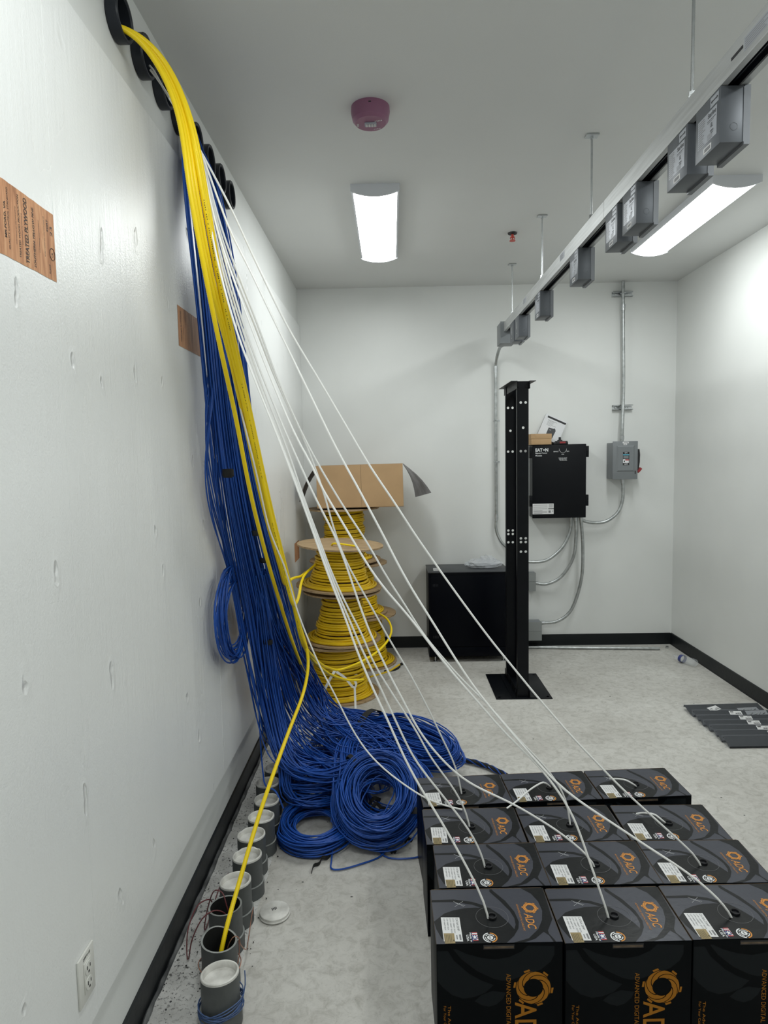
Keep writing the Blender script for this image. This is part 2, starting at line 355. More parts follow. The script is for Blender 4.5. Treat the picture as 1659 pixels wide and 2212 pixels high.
# measured paths and print outlines, in metres
WHITE = {
  'C1': [(-0.735,2.135,2.88),(-0.72,2.13,2.875),(-0.716,2.13,2.847),(-0.674,2.125,2.776),(-0.628,2.115,2.697),(-0.596,2.11,2.639),(-0.569,2.092,2.596),(-0.543,2.09,2.541),(-0.497,2.086,2.453),(-0.474,2.085,2.404),(-0.438,2.081,2.319),(-0.393,2.077,2.219),(-0.323,2.07,2.068),(-0.224,2.062,1.895),(-0.109,2.052,1.691),(-0.076,2.05,1.631),(-0.026,2.047,1.555),(0.018,2.044,1.488),(0.057,2.041,1.422),(0.111,2.038,1.342),(0.168,2.034,1.257),(0.251,2.03,1.139),(0.313,2.027,1.053),(0.375,2.025,0.976),(0.429,2.022,0.906),(0.491,2.02,0.832),(0.562,2.017,0.746),(0.624,2.015,0.681),(0.668,2.013,0.632),(0.722,2.011,0.576),(0.801,2.008,0.501),(0.858,2.006,0.448),(0.909,2.003,0.4),(0.946,2.001,0.366),(0.965,2.0,0.344),(0.969,2.0,0.314)],
  'C2': [(-0.735,2.135,2.88),(-0.72,2.13,2.875),(-0.716,2.13,2.847),(-0.674,2.125,2.776),(-0.628,2.115,2.697),(-0.596,2.11,2.639),(-0.563,2.068,2.578),(-0.492,2.043,2.374),(-0.461,2.034,2.303),(-0.428,2.025,2.241),(-0.385,2.012,2.145),(-0.342,1.999,2.054),(-0.282,1.981,1.927),(-0.171,1.947,1.69),(-0.133,1.936,1.618),(-0.091,1.925,1.541),(-0.059,1.915,1.476),(-0.022,1.905,1.408),(0.007,1.895,1.343),(0.041,1.885,1.279),(0.1,1.872,1.186),(0.172,1.855,1.065),(0.24,1.841,0.961),(0.28,1.836,0.913),(0.324,1.829,0.858),(0.389,1.821,0.784),(0.449,1.813,0.713),(0.518,1.808,0.657),(0.582,1.803,0.613),(0.656,1.798,0.564),(0.71,1.793,0.525),(0.783,1.786,0.481),(0.819,1.781,0.456),(0.865,1.775,0.422),(0.903,1.769,0.386),(0.944,1.762,0.344),(0.948,1.762,0.314)],
  'C3': [(-0.735,2.135,2.88),(-0.72,2.13,2.875),(-0.716,2.13,2.847),(-0.674,2.125,2.776),(-0.628,2.115,2.697),(-0.596,2.11,2.639),(-0.566,2.065,2.577),(-0.516,2.032,2.339),(-0.418,1.991,2.054),(-0.35,1.964,1.872),(-0.273,1.938,1.692),(-0.234,1.93,1.628),(-0.209,1.919,1.557),(-0.185,1.916,1.526),(-0.162,1.91,1.484),(-0.133,1.903,1.431),(-0.09,1.895,1.36),(-0.059,1.887,1.302),(-0.018,1.882,1.251),(0.039,1.876,1.192),(0.079,1.869,1.134),(0.142,1.859,1.05),(0.201,1.851,0.978),(0.259,1.842,0.913),(0.309,1.834,0.851),(0.39,1.823,0.775),(0.445,1.813,0.708),(0.482,1.805,0.653),(0.506,1.8,0.613),(0.52,1.794,0.562),(0.536,1.787,0.509),(0.55,1.783,0.475),(0.569,1.774,0.408),(0.594,1.766,0.344),(0.598,1.766,0.314)],
  'C4': [(-0.735,2.135,2.88),(-0.72,2.13,2.875),(-0.716,2.13,2.847),(-0.674,2.125,2.776),(-0.628,2.115,2.697),(-0.596,2.11,2.639),(-0.576,2.112,2.598),(-0.523,2.12,2.369),(-0.424,2.129,2.082),(-0.365,2.133,1.906),(-0.276,2.141,1.696),(-0.243,2.145,1.631),(-0.2,2.149,1.554),(-0.165,2.153,1.493),(-0.136,2.156,1.439),(-0.094,2.162,1.386),(-0.066,2.164,1.33),(-0.036,2.167,1.263),(0.029,2.175,1.164),(0.073,2.179,1.083),(0.1,2.182,1.04),(0.167,2.19,0.957),(0.24,2.199,0.866),(0.327,2.208,0.782),(0.389,2.214,0.699),(0.495,2.222,0.584),(0.538,2.226,0.533),(0.575,2.229,0.485),(0.599,2.232,0.427),(0.61,2.235,0.344),(0.614,2.235,0.314)],
  'C5': [(-0.735,2.135,2.88),(-0.72,2.13,2.875),(-0.716,2.13,2.847),(-0.674,2.125,2.776),(-0.628,2.115,2.697),(-0.596,2.11,2.639),(-0.573,2.089,2.584),(-0.521,2.075,2.326),(-0.453,2.057,2.068),(-0.393,2.045,1.896),(-0.314,2.033,1.695),(-0.293,2.03,1.648),(-0.249,2.024,1.545),(-0.214,2.02,1.474),(-0.178,2.017,1.402),(-0.158,2.013,1.347),(-0.139,2.008,1.29),(-0.122,2.003,1.231),(-0.104,1.999,1.18),(-0.087,1.994,1.124),(-0.066,1.99,1.076),(-0.038,1.988,1.022),(-0.02,1.984,0.97),(0.022,1.981,0.897),(0.031,1.98,0.873),(0.069,1.976,0.794),(0.102,1.976,0.748),(0.169,1.979,0.67),(0.233,1.985,0.615),(0.285,1.991,0.587),(0.363,1.998,0.547),(0.449,2.001,0.491),(0.517,2.002,0.445),(0.563,2.002,0.407),(0.603,2.001,0.37),(0.628,2.0,0.344),(0.632,2.0,0.314)],
  'C6': [(-0.735,2.135,2.88),(-0.72,2.13,2.875),(-0.716,2.13,2.847),(-0.674,2.125,2.776),(-0.628,2.115,2.697),(-0.596,2.11,2.639),(-0.583,2.137,2.605),(-0.536,2.167,2.356),(-0.449,2.203,2.098),(-0.382,2.23,1.902),(-0.294,2.262,1.699),(-0.269,2.273,1.616),(-0.243,2.283,1.541),(-0.222,2.295,1.445),(-0.207,2.303,1.38),(-0.184,2.312,1.31),(-0.149,2.324,1.233),(-0.1,2.341,1.138),(-0.022,2.367,0.98),(0.003,2.375,0.932),(0.042,2.388,0.862),(0.098,2.406,0.746),(0.143,2.422,0.645),(0.191,2.44,0.53),(0.227,2.452,0.45),(0.248,2.465,0.344),(0.252,2.465,0.314)],
  'C7': [(-0.735,2.135,2.88),(-0.72,2.13,2.875),(-0.716,2.13,2.847),(-0.674,2.125,2.776),(-0.628,2.115,2.697),(-0.596,2.11,2.639),(-0.569,2.066,2.573),(-0.529,2.026,2.31),(-0.465,1.988,2.055),(-0.405,1.965,1.887),(-0.329,1.94,1.693),(-0.304,1.931,1.624),(-0.271,1.919,1.535),(-0.231,1.903,1.42),(-0.194,1.888,1.312),(-0.177,1.881,1.265),(-0.153,1.875,1.213),(-0.131,1.866,1.15),(-0.125,1.862,1.121),(-0.1,1.854,1.06),(-0.083,1.849,1.02),(-0.064,1.843,0.974),(-0.03,1.834,0.902),(-0.004,1.827,0.845),(0.018,1.819,0.783),(0.047,1.813,0.73),(0.082,1.807,0.672),(0.125,1.799,0.601),(0.165,1.791,0.53),(0.198,1.783,0.467),(0.231,1.776,0.407),(0.241,1.772,0.377),(0.251,1.767,0.344),(0.255,1.767,0.314)],
  'C8': [(-0.735,2.135,2.88),(-0.72,2.13,2.875),(-0.716,2.13,2.847),(-0.674,2.125,2.776),(-0.628,2.115,2.697),(-0.596,2.11,2.639),(-0.576,2.091,2.585),(-0.536,2.075,2.326),(-0.471,2.06,2.069),(-0.414,2.052,1.897),(-0.344,2.042,1.695),(-0.314,2.039,1.616),(-0.279,2.035,1.521),(-0.238,2.029,1.398),(-0.201,2.024,1.288),(-0.18,2.022,1.234),(-0.162,2.02,1.187),(-0.126,2.017,1.102),(-0.116,2.015,1.07),(-0.095,2.013,1.02),(-0.069,2.013,0.973),(-0.028,2.009,0.873),(0.02,2.006,0.767),(0.058,2.004,0.679),(0.102,2.005,0.628),(0.161,2.005,0.544),(0.226,2.005,0.46),(0.259,2.004,0.402),(0.276,2.001,0.344),(0.28,2.001,0.314)],
  'C9': [(-0.735,2.135,2.88),(-0.72,2.13,2.875),(-0.716,2.13,2.847),(-0.674,2.125,2.776),(-0.628,2.115,2.697),(-0.596,2.11,2.639),(-0.581,2.114,2.595),(-0.542,2.12,2.341),(-0.477,2.128,2.083),(-0.418,2.135,1.893),(-0.348,2.145,1.698),(-0.319,2.148,1.606),(-0.296,2.151,1.526),(-0.255,2.156,1.405),(-0.208,2.162,1.263),(-0.189,2.165,1.219),(-0.16,2.169,1.148),(-0.109,2.177,1.049),(-0.086,2.179,0.971),(-0.066,2.182,0.931),(-0.034,2.187,0.875),(0.012,2.194,0.795),(0.077,2.203,0.685),(0.113,2.208,0.603),(0.179,2.217,0.512),(0.223,2.223,0.434),(0.247,2.226,0.381),(0.252,2.227,0.344),(0.256,2.227,0.314)],
  'L': [(-0.735,2.14,2.87),(-0.718,2.14,2.853),(-0.676,2.135,2.782),(-0.629,2.125,2.702),(-0.597,2.12,2.644),(-0.588,2.14,2.611),(-0.596,2.187,2.509),(-0.577,2.245,2.231),(-0.554,2.303,1.962),(-0.53,2.34,1.804),(-0.503,2.429,1.587),(-0.482,2.531,1.367),(-0.441,2.607,1.22),(-0.417,2.689,1.047),(-0.368,2.683,0.904),(-0.294,2.645,0.743),(-0.272,2.64,0.713),(-0.205,2.608,0.579),(-0.142,2.586,0.474),(-0.053,2.506,0.414),(0.004,2.462,0.39),(0.086,2.401,0.358),(0.132,2.386,0.341),(0.182,2.356,0.339),(0.239,2.337,0.338)],
  'S1': [(0.615,2.535,0.312),(0.6,2.493,0.344),(0.57,2.445,0.382),(0.551,2.433,0.387),(0.506,2.413,0.372),(0.449,2.373,0.35),(0.405,2.343,0.338)],
  'S2': [(0.96,2.531,0.312),(0.936,2.496,0.342),(0.904,2.495,0.362),(0.883,2.507,0.362),(0.866,2.527,0.354),(0.857,2.551,0.34)],
  'S3': [(0.968,2.272,0.312),(0.943,2.235,0.342),(0.916,2.246,0.362),(0.895,2.256,0.362),(0.883,2.277,0.352),(0.867,2.292,0.34)],
}
YELLOW = {
  'Y1': [(-0.765,1.935,2.875),(-0.735,1.945,2.88),(-0.685,1.992,2.84),(-0.625,1.999,2.724),(-0.595,1.988,2.589),(-0.575,1.957,2.445),(-0.55,2.009,2.197),(-0.535,2.097,1.992),(-0.53,2.237,1.797),(-0.52,2.434,1.465),(-0.505,2.823,1.027),(-0.495,3.363,0.56),(-0.49,4.055,0.141)],
  'Y2': [(-0.765,1.935,2.875),(-0.735,1.945,2.88),(-0.68,2.009,2.854),(-0.62,2.027,2.739),(-0.585,2.01,2.599),(-0.565,1.988,2.458),(-0.545,2.058,2.21),(-0.53,2.211,2.01),(-0.515,2.341,1.803),(-0.49,2.531,1.457),(-0.455,2.867,1.016),(-0.44,2.994,0.856),(-0.425,3.015,0.795),(-0.41,3.034,0.711),(-0.405,2.985,0.67),(-0.425,2.905,0.578),(-0.45,2.588,0.52),(-0.5,2.248,0.377),(-0.545,2.061,0.21),(-0.556,1.982,0.164),(-0.567,1.935,0.105),(-0.575,1.905,0.05),(-0.578,1.893,0.012)],
  'Y3': [(-0.765,1.935,2.875),(-0.735,1.945,2.88),(-0.675,2.011,2.861),(-0.612,2.032,2.742),(-0.572,2.008,2.598),(-0.55,1.993,2.459),(-0.53,2.067,2.212),(-0.52,2.208,2.009),(-0.51,2.348,1.804),(-0.48,2.507,1.459),(-0.45,2.723,1.108),(-0.44,2.77,1.021),(-0.45,2.957,0.996),(-0.5,3.391,0.948),(-0.55,3.796,0.917),(-0.58,4.159,0.904),(-0.565,4.3,0.915),(-0.535,4.42,0.935)],
  'Y4': [(-0.765,1.935,2.875),(-0.735,1.945,2.88),(-0.68,1.997,2.844),(-0.625,2.021,2.736),(-0.59,1.999,2.594),(-0.57,1.972,2.451),(-0.55,2.04,2.205),(-0.54,2.214,2.011),(-0.53,2.356,1.805),(-0.51,2.568,1.455),(-0.5,2.843,1.167),(-0.52,3.057,1.06),(-0.56,3.489,1.002),(-0.59,3.887,0.942),(-0.6,4.15,0.9),(-0.6,4.4,0.885),(-0.58,4.55,0.88)],
  'Y5': [(-0.765,1.935,2.875),(-0.735,1.945,2.88),(-0.67,2.013,2.86),(-0.605,2.027,2.739),(-0.565,2.017,2.602),(-0.545,2.015,2.468),(-0.525,2.081,2.216),(-0.515,2.227,2.012),(-0.505,2.371,1.805),(-0.475,2.537,1.457),(-0.44,2.824,1.026),(-0.43,2.949,0.835),(-0.42,3.049,0.74),(-0.406,3.4,0.567),(-0.405,3.8,0.411),(-0.355,4.05,0.311),(-0.237,4.05,0.354),(-0.113,4.2,0.385),(-0.04,4.4,0.415),(-0.024,4.6,0.44),(-0.065,4.75,0.478),(-0.156,4.85,0.497)],
  'Y6': [(-0.765,1.935,2.875),(-0.735,1.945,2.88),(-0.672,2.01,2.856),(-0.608,2.028,2.737),(-0.567,2.004,2.593),(-0.548,2.005,2.461),(-0.528,2.069,2.207),(-0.518,2.212,2.004),(-0.508,2.361,1.798),(-0.478,2.523,1.451),(-0.445,2.828,1.012),(-0.435,2.952,0.824),(-0.425,3.115,0.704),(-0.407,3.4,0.547),(-0.378,3.8,0.362),(-0.292,4.05,0.243),(-0.209,4.1,0.231)],
  'TAIL': [(-0.185,4.624,0.07),(-0.055,4.773,0.06),(0.032,4.81,0.1)],
}
BOX = {'r0a': (0.2575, 2.492, 4.6), 'r0b': (0.6045, 2.5145, 3.4), 'r0c': (0.953, 2.534, 3.3), 'r1a': (0.264, 2.243, 1.4), 'r1b': (0.614, 2.25, 2.0), 'r1c': (0.966, 2.252, -0.2), 'r2a': (0.29, 2.016, 1.4), 'r2b': (0.6355, 2.022, 1.0), 'r2c': (0.981, 2.025, 0.2), 'r3a': (0.2665, 1.784, 1.0), 'r3b': (0.6145, 1.784, 1.2), 'r3c': (0.962, 1.793, 1.0)}
TOP = {'P1': [(-0.1694,0.066),(-0.1053,0.0668),(-0.0515,0.0549),(-0.0218,0.0394),(-0.0021,0.025),(0.0195,-0.0013),(0.0399,-0.0357),(0.0504,-0.0609),(0.0578,-0.043),(0.0592,-0.017),(0.0517,0.0131),(0.0305,0.0575),(0.0072,0.0979),(0.0084,0.1079),(0.0154,0.1087),(0.0202,0.0987),(0.0465,0.0572),(0.0647,0.0089),(0.0689,-0.0322),(0.0625,-0.0581),(0.045,-0.0858),(0.0195,-0.1154),(0.0134,-0.1203),(-0.1386,-0.1206),(-0.1551,-0.0903),(-0.1665,-0.0551),(-0.172,-0.025),(-0.1384,0.0074),(-0.1102,0.0199),(-0.077,0.0283),(-0.045,0.0298),(-0.029,0.0285),(-0.0538,0.0429),(-0.1065,0.0559),(-0.1705,0.057)], 'P2': [(0.1045,0.1112),(0.1113,0.1041),(0.13,0.0857),(0.1434,0.0505),(0.1457,0.0105),(0.136,-0.0274),(0.1164,-0.063),(0.0828,-0.0965),(0.0384,-0.1207),(0.0674,-0.1202),(0.0998,-0.0988),(0.1292,-0.0733),(0.141,-0.0885),(0.1466,-0.1126),(0.1475,-0.1186),(0.1535,-0.1187),(0.1517,-0.1037),(0.1421,-0.0815),(0.1423,-0.0685),(0.1661,-0.0239),(0.1765,0.1109)]}
FRONT = {'FG1': [(-0.1265,0.318),(-0.1035,0.288),(-0.0615,0.253),(-0.0165,0.23),(0.0065,0.224),(0.0285,0.225),(0.0635,0.237),(0.1135,0.255),(0.1385,0.276),(0.1485,0.297),(0.1485,0.321),(0.0765,0.324),(0.0585,0.307),(0.0265,0.292),(-0.0115,0.286),(-0.0485,0.291),(-0.0885,0.303),(-0.1185,0.318)], 'FG2': [(-0.1705,0.313),(-0.1405,0.313),(-0.1235,0.284),(-0.0835,0.246),(-0.0485,0.225),(-0.0165,0.212),(-0.0395,0.19),(-0.0695,0.178),(-0.0995,0.174),(-0.1295,0.185),(-0.1545,0.207),(-0.1705,0.226)], 'FG3': [(-0.0695,0.166),(-0.0495,0.184),(-0.0195,0.195),(0.0165,0.189),(0.0085,0.171),(-0.0095,0.155),(-0.0295,0.149),(-0.0495,0.154)]}

# ================================================================== the room
b = MB(); b.box(-0.53, XR+0.1, YF-0.1, YB+0.1, -0.12, 0.0); floor = struct('floor', b, M['floor'])
b = MB()                                         # concrete patched around the conduits, ragged edge against the vinyl
rs = random.Random(3); edge = []
y = YF-0.1
while y < YB+0.1: edge.append((-0.525+rs.uniform(-0.006, 0.006), y)); y += 0.03
b.prism([(XL-0.1, YF-0.1)]+edge+[(XL-0.1, YB+0.1)], 'z', -0.12, 0.0022); struct('concrete_strip', b, M['conc'], floor)
b = MB(); b.box(XL-0.1, XR+0.1, YF-0.1, YB+0.1, H, H+0.1); struct('ceiling', b, M['ceiling'])
b = MB(); b.box(XL-0.1, XL, YF-0.1, YB+0.1, 0, H); wall_left = struct('wall_left', b, M['wall'])
b = MB(); b.box(XR, XR+0.1, YF-0.1, YB+0.1, 0, H); struct('wall_right', b, M['wall'])
b = MB(); b.box(XL, XR, YB, YB+0.1, 0, H); struct('wall_back', b, M['wall'])
b = MB(); b.box(XL, XR, YF-0.1, YF, 0, H); struct('wall_front', b, M['wall'])
# plywood backboard, four foot sheets
ys = [YF, -0.92, 0.30, 1.515, 2.735, 3.955, 5.175, YB-0.002]; sheets = []
for i in range(7):
    b = MB(); t = PLY+rs.uniform(-0.0004, 0.0004); z1 = 2.755+rs.uniform(-0.008, 0.012); z0 = 0.292+rs.uniform(-0.006, 0.006)
    b.box(XL+0.0005, t, ys[i]+0.0007, ys[i+1]-0.0007, z0, z1, bev=0.001); sheets.append((struct('plywood_sheet', b, M['ply'], wall_left), t))
def stamp(i, y0, y1, z0, z1, lines):
    sh, t = sheets[i]; x = t+0.0006
    b = MB(); n = 24; rr = random.Random(i)
    pl = [(y0+(y1-y0)*k/n, z0+rr.uniform(-.0006, .0006)) for k in range(n+1)]+[(y1-(y1-y0)*k/n, z1+rr.uniform(-.0006, .0006)) for k in range(n+1)]
    b.flat(pl, (x, 0, 0), (0, 1, 0), (0, 0, 1)); struct('bare_stamp', b, M['stamp'], sh)
    b = MB()
    for (yy, za, zb, hh, s, bo) in lines:       # reads upwards, glyph tops towards -y
        tm = text(s, zb-za, hh, bo); b.tri2(tm, (x+0.0005, yy, za), (0, 0, 1), (0, -1, 0))
    struct('stamp_lettering', b, M['ink'], sh)
def mini(y0, y1, n, z0, z1, rr):
    out = []
    for k in range(n):
        yy = y0+(y1-y0)*k/(n-1); a = z0+rr.uniform(0, .03); out.append((yy, a, z1-rr.uniform(0, .03), 0.0045, 'kd after treatment span rating exterior grade mill', 0))
    return out
rr = random.Random(5)
stamp(2, 1.27, 1.512, 2.058, 2.206, [(1.325, 2.095, 2.165, .008, 'MILFORD, VA', .01), (1.335, 2.075, 2.195, .006, 'QUALITY CONTROL STANDARD', 0), (1.372, 2.07, 2.195, .006, 'TREATED WOOD PRODUCTION', 0), (1.402, 2.066, 2.198, .013, 'TREATED PLYWOOD', .012),
    (1.428, 2.066, 2.19, .008, 'SOUTHERN YELLOW PINE', 0), (1.485, 2.16, 2.185, .007, 'KDAT', .01), (1.503, 2.155, 2.175, .010, '23', 0), (1.488, 2.07, 2.09, .006, 'PLANT', 0)] + mini(1.36, 1.47, 6, 2.075, 2.19, rr))
b = MB(); b.tube([(sheets[2][1]+0.0012, 1.498+0.011*math.cos(a*.26), 2.115+0.013*math.sin(a*.26)) for a in range(24)], 0.0006, 4, closed=True); struct('stamp_mark', b, M['ink'], sheets[2][0])
b = MB(); tm = text('UL', None, .007); b.tri2(tm, (sheets[2][1]+0.0011, 1.502, 2.109), (0, 0, 1), (0, -1, 0)); struct('stamp_mark', b, M['ink'], sheets[2][0])
stamp(3, 2.367, 2.645, 2.062, 2.205, [(2.405, 2.08, 2.19, .010, 'TREATED PLYWOOD', .01)] + mini(2.43, 2.60, 9, 2.075, 2.195, rr))
stamp(5, 4.93, 5.172, 0.866, 1.012, mini(4.96, 5.14, 8, 0.875, 1.0, rr))
stamp(5, 4.15, 4.40, 0.30, 0.44, mini(4.18, 4.36, 8, 0.31, 0.43, rr))
# black vinyl base and caulk
b = MB(); b.prism([(XL, 0.0), (XL+0.010, 0.0), (XL+0.0075, 0.012), (XL+0.0075, 0.098), (XL, 0.102)], 'y', YF, YB); struct('baseboard_left', b, M['base'])
b = MB(); b.prism([(YB, 0.0), (YB-0.010, 0.0), (YB-0.0075, 0.012), (YB-0.0075, 0.098), (YB, 0.102)], 'x', XL+0.01, XR-0.01); struct('baseboard_back', b, M['base'])
b = MB(); b.prism([(XR, 0.0), (XR-0.010, 0.0), (XR-0.0075, 0.012), (XR-0.0075, 0.098), (XR, 0.102)], 'y', YF, YB); struct('baseboard_right', b, M['base'])
b = MB(); pts = []; rad = []; y = YF
while y < YB: pts.append((XL+0.016+rs.uniform(-.002, .002), y, 0.004)); rad.append(0.0085+rs.uniform(-.0025, .0025)); y += 0.04
b.tube(pts, .008, 6, rad=rad); struct('trim_1', b, M['caulk'])
b = MB(); b.tube([(XL+.02, YB-0.013, 0.001), (XR-.015, YB-0.013, 0.001)], .0045, 6); struct('trim_2', b, mat('grey_caulk', (0.33, 0.33, 0.32), .7))
# concrete crumbs left beside the conduits
b = MB(); rr = random.Random(11)
for k in range(900):
    x = rr.uniform(-0.757, -0.50); y = rr.uniform(1.3, 3.9); s = .0006+.0019*rr.random()**2.5
    b.box(-s, s*rr.uniform(.5, 1.4), -s, s*rr.uniform(.5, 2.2), 0.0, s, mtx=Matrix.Translation((x, y, .0024)) @ Matrix.Rotation(rr.uniform(0, 6), 4, 'Z'))
o = obj('grit', b, mat('dark_grit', (0.05, 0.05, 0.05), .9, var=.4), smooth=False); o['kind'] = 'stuff'; tag(o, 'dark concrete crumbs scattered along the foot of the left wall', 'debris')

# ================================================================== ceiling lights
def fixture(name, label, x, y0, y1):
    W, D = 0.125, 0.034
    arc = [(W*0.92*(-1+2*k/16), -D-0.022*(1-(-1+2*k/16)**2)) for k in range(17)]
    t = thing(name, label, 'light', (x, (y0+y1)/2, H), 0, 'white wraparound lights on the ceiling'); L = (y1-y0)/2
    b = MB(); b.prism([(-W, 0), (-W, -D+.004), (-W*.92, -D), (-W*.92, -.006), (W*.92, -.006), (W*.92, -D), (W, -D+.004), (W, 0)], 'y', -L, L); obj('housing', b, M['housing'], t, smooth=False)
    for sgn in (-1, 1):
        e = [(W*1.02*(-1+2*k/16), -D-0.002-0.026*(1-(-1+2*k/16)**2)) for k in range(17)]
        b = MB(); a = sgn*L; c = sgn*(L+.012); b.prism([(-W*1.02, 0)]+e+[(W*1.02, 0)], 'y', min(a, c), max(a, c)); obj('end_cap', b, M['housing'], t, smooth=False)
    b = MB(); n = len(arc); b.add([(p[0], -L+.001, p[1]) for p in arc]+[(p[0], L-.001, p[1]) for p in arc], [(i, i+1, i+1+n, i+n) for i in range(n-1)]); obj('lens', b, M['lens'], t)
    return t
fixture('ceiling_light', 'lit white wraparound light beside the red ceiling strobe', -0.065, 3.52, 4.66)
fixture('ceiling_light', 'lit white wraparound light above the busway boxes on the right', 1.80, 3.52, 4.66)
fixture('ceiling_light', 'lit white wraparound light above the camera on the left', -0.065, 0.40, 1.54)
fixture('ceiling_light', 'lit white wraparound light above the camera on the right', 1.80, 0.40, 1.54)
# strobe
t = thing('fire_strobe', 'round red fire alarm strobe with a clear lens on the ceiling', 'alarm', (-0.064, 2.775, H))
b = MB(); b.lathe([(0.0, 0), (0.078, 0), (0.079, -0.02), (0.073, -0.05), (0.062, -0.062), (0, -0.062)], 40, mtx=None); obj('strobe_body', b, M['strobe'], t, angle=28)
b = MB(); b.box(-.024, .024, -.016, .016, -.069, -.0615, bev=.004); obj('strobe_lens', b, clear('strobe_lens', (0.55, 0.62, 0.70), .1, .55), t)
b = MB()
for k in range(4): b.box(-.018+k*.011, -.013+k*.011, -.011, .011, -.0700, -.0692)
obj('reflector', b, M['zinc'], t, smooth=False)
b = MB(); q = (-1, 0, 0)
b.tri2(text('FIRE', .030, .008, .01), (0.045, -.030, -.0628), (-1, 0.25, 0), (.25, 1, 0)); b.tri2(text('FIRE', .024, .008, .01), (-0.048, .022, -.0628), (0, -1, 0), (-1, 0, 0)); b.tri2(text('FIRE', .028, .007, .01), (0.012, .048, -.0628), (1, -.2, 0), (.2, -1, 0))
obj('lettering', b, M['whiteink'], t, smooth=False)
b = MB(); b.box(-.005, .005, -.0795, -.078, -.018, -.014); obj('latch_slot', b, M['ink'], t, smooth=False)
# sprinkler
t = thing('sprinkler', 'small red fire sprinkler head under a dark ring on the ceiling', 'sprinkler', (0.792, 4.308, H))
b = MB(); b.lathe([(0, 0), (0.030, 0), (0.028, -.008), (0.012, -.010), (0, -.010)], 20); obj('escutcheon', b, M['blackrub'], t)
b = MB(); b.lathe([(.008, -.009), (.008, -.022), (.013, -.024), (.013, -.03), (.004, -.032), (.004, -.047), (.019, -.048), (.019, -.051), (0, -.051)], 16)
for s in (-1, 1): b.tube([(s*.011, 0, -.024), (s*.014, 0, -.034), (s*.006, 0, -.046)], .0025, 5)
obj('sprinkler_head', b, M['red_spr'], t)
# ================================================================== conduit sleeves high on the left wall
slv = ['nearest charcoal sleeve high on the left wall, yellow cables coming out', 'second charcoal wall sleeve, a white cable coming out behind the yellow ones', 'third charcoal wall sleeve, half hidden by the yellow cables',
       'fourth charcoal wall sleeve, behind the yellow and blue cables', 'fifth charcoal wall sleeve, blue cables hanging past it', 'empty charcoal wall sleeve just beyond the blue cables', 'empty charcoal wall sleeve, second from the far end of the row', 'empty charcoal wall sleeve at the far end of the row']
for k in range(8):
    y = 1.96+0.179*k; mt = Matrix.Rotation(R(90), 4, 'Y')
    t = thing('conduit_sleeve', slv[k], 'sleeve', (XL, y, 2.909), 0, 'charcoal sleeves in a row under the ceiling')
    b = MB(); b.lathe([(0.058, 0.0), (0.0625, 0.004), (0.0625, 0.032), (0.060, 0.036), (0.0535, 0.036), (0.0505, 0.032), (0.0505, 0.0005)], 36, mtx=mt)
    b.f = b.f[:-2]; obj('bushing', b, M['sleeve'], t, angle=30)
    b = MB(); b.lathe([(0.0, 0.0015), (0.0510, 0.0015)], 24, mtx=mt); b.f = b.f[:-1]; obj('bore_shade', b, M['darkslot'], t, smooth=False)  # black disc over the wall paints the dark of a through hole
# ================================================================== outlet on the plywood
t = thing('wall_outlet', 'white duplex outlet low on the left plywood wall', 'outlet', (sheets[2][1], 1.456, 0.37))
b = MB(); b.box(0, 0.006, -.0385, .0385, 0, .120, bev=.002); obj('cover_plate', b, M['plate'], t)
b = MB(); b.box(.006, .0085, -.017, .017, .022, .098, bev=.001); obj('receptacle', b, M['plate'], t)
for zc in (.041, .079):
    b = MB(); b.lathe([(.0155, 0), (.0155, .002), (0, .002)], 18, mtx=Matrix.Translation((.0085, 0, zc)) @ Matrix.Rotation(R(90), 4, 'Y')); o2 = obj('socket', b, M['plate'], t)
    b = MB(); b.box(.0104, .0112, -.008, -.0055, zc-.001, zc+.008); b.box(.0104, .0112, .0055, .008, zc-.001, zc+.007); b.box(.0104, .0112, -.0025, .0025, zc-.011, zc-.006); obj('slots', b, M['ink'], o2, smooth=False)
b = MB(); b.tri2(text('2PP1-8', .034, .007, .01), (.0066, -.017, .105), (0, 1, 0), (0, 0, 1)); obj('circuit_label', b, M['ink'], t, smooth=False)

# ================================================================== busway with tap off boxes
BX0, BX1, BZ0, BZ1 = 0.880, 0.950, 2.606, 2.674
t = thing('busway', 'long aluminium power busway hung below the ceiling on threaded rods', 'busway', (0.915, 3.2, BZ0)); o0 = Vector((0.915, 3.2, BZ0))
def seg(y0, y1):
    b = MB(); g = 0.017; h = BZ1-BZ0; w2 = .035
    prof = [(-w2, 0), (-w2, h), (w2, h), (w2, 0), (g, 0), (g, .006), (w2-.004, .006), (w2-.004, h-.004), (-w2+.004, h-.004), (-w2+.004, .006), (-g, .006), (-g, 0)]
    b.prism(prof, 'y', y0-o0.y, y1-o0.y); return b
obj('track', seg(0.6, 2.765), M['alum'], t, smooth=False); obj('track', seg(2.767, 5.16), M['alum'], t, smooth=False)
b = MB(); b.box(-.0305, .0305, 0.61-o0.y, 5.15-o0.y, .02, .022); obj('track_liner', b, M['darkslot'], t, smooth=False)
for s in (-.02, 0, .02):
    b = MB(); b.box(s-.0015, s+.0015, .61-o0.y, 5.15-o0.y, .010, .019); obj('conductor', b, mat('dim_conductor', (.03, .035, .045), .35, .6), t, smooth=False)
for yc in (2.66, 4.02):
    for k in range(4):
        b = MB(); b.tube([(-.012, yc-.06+k*.035-o0.y, .012), (.012, yc-.05+k*.035-o0.y, .012)], .004, 6); obj('joint_bolt', b, M['zinc'], t)
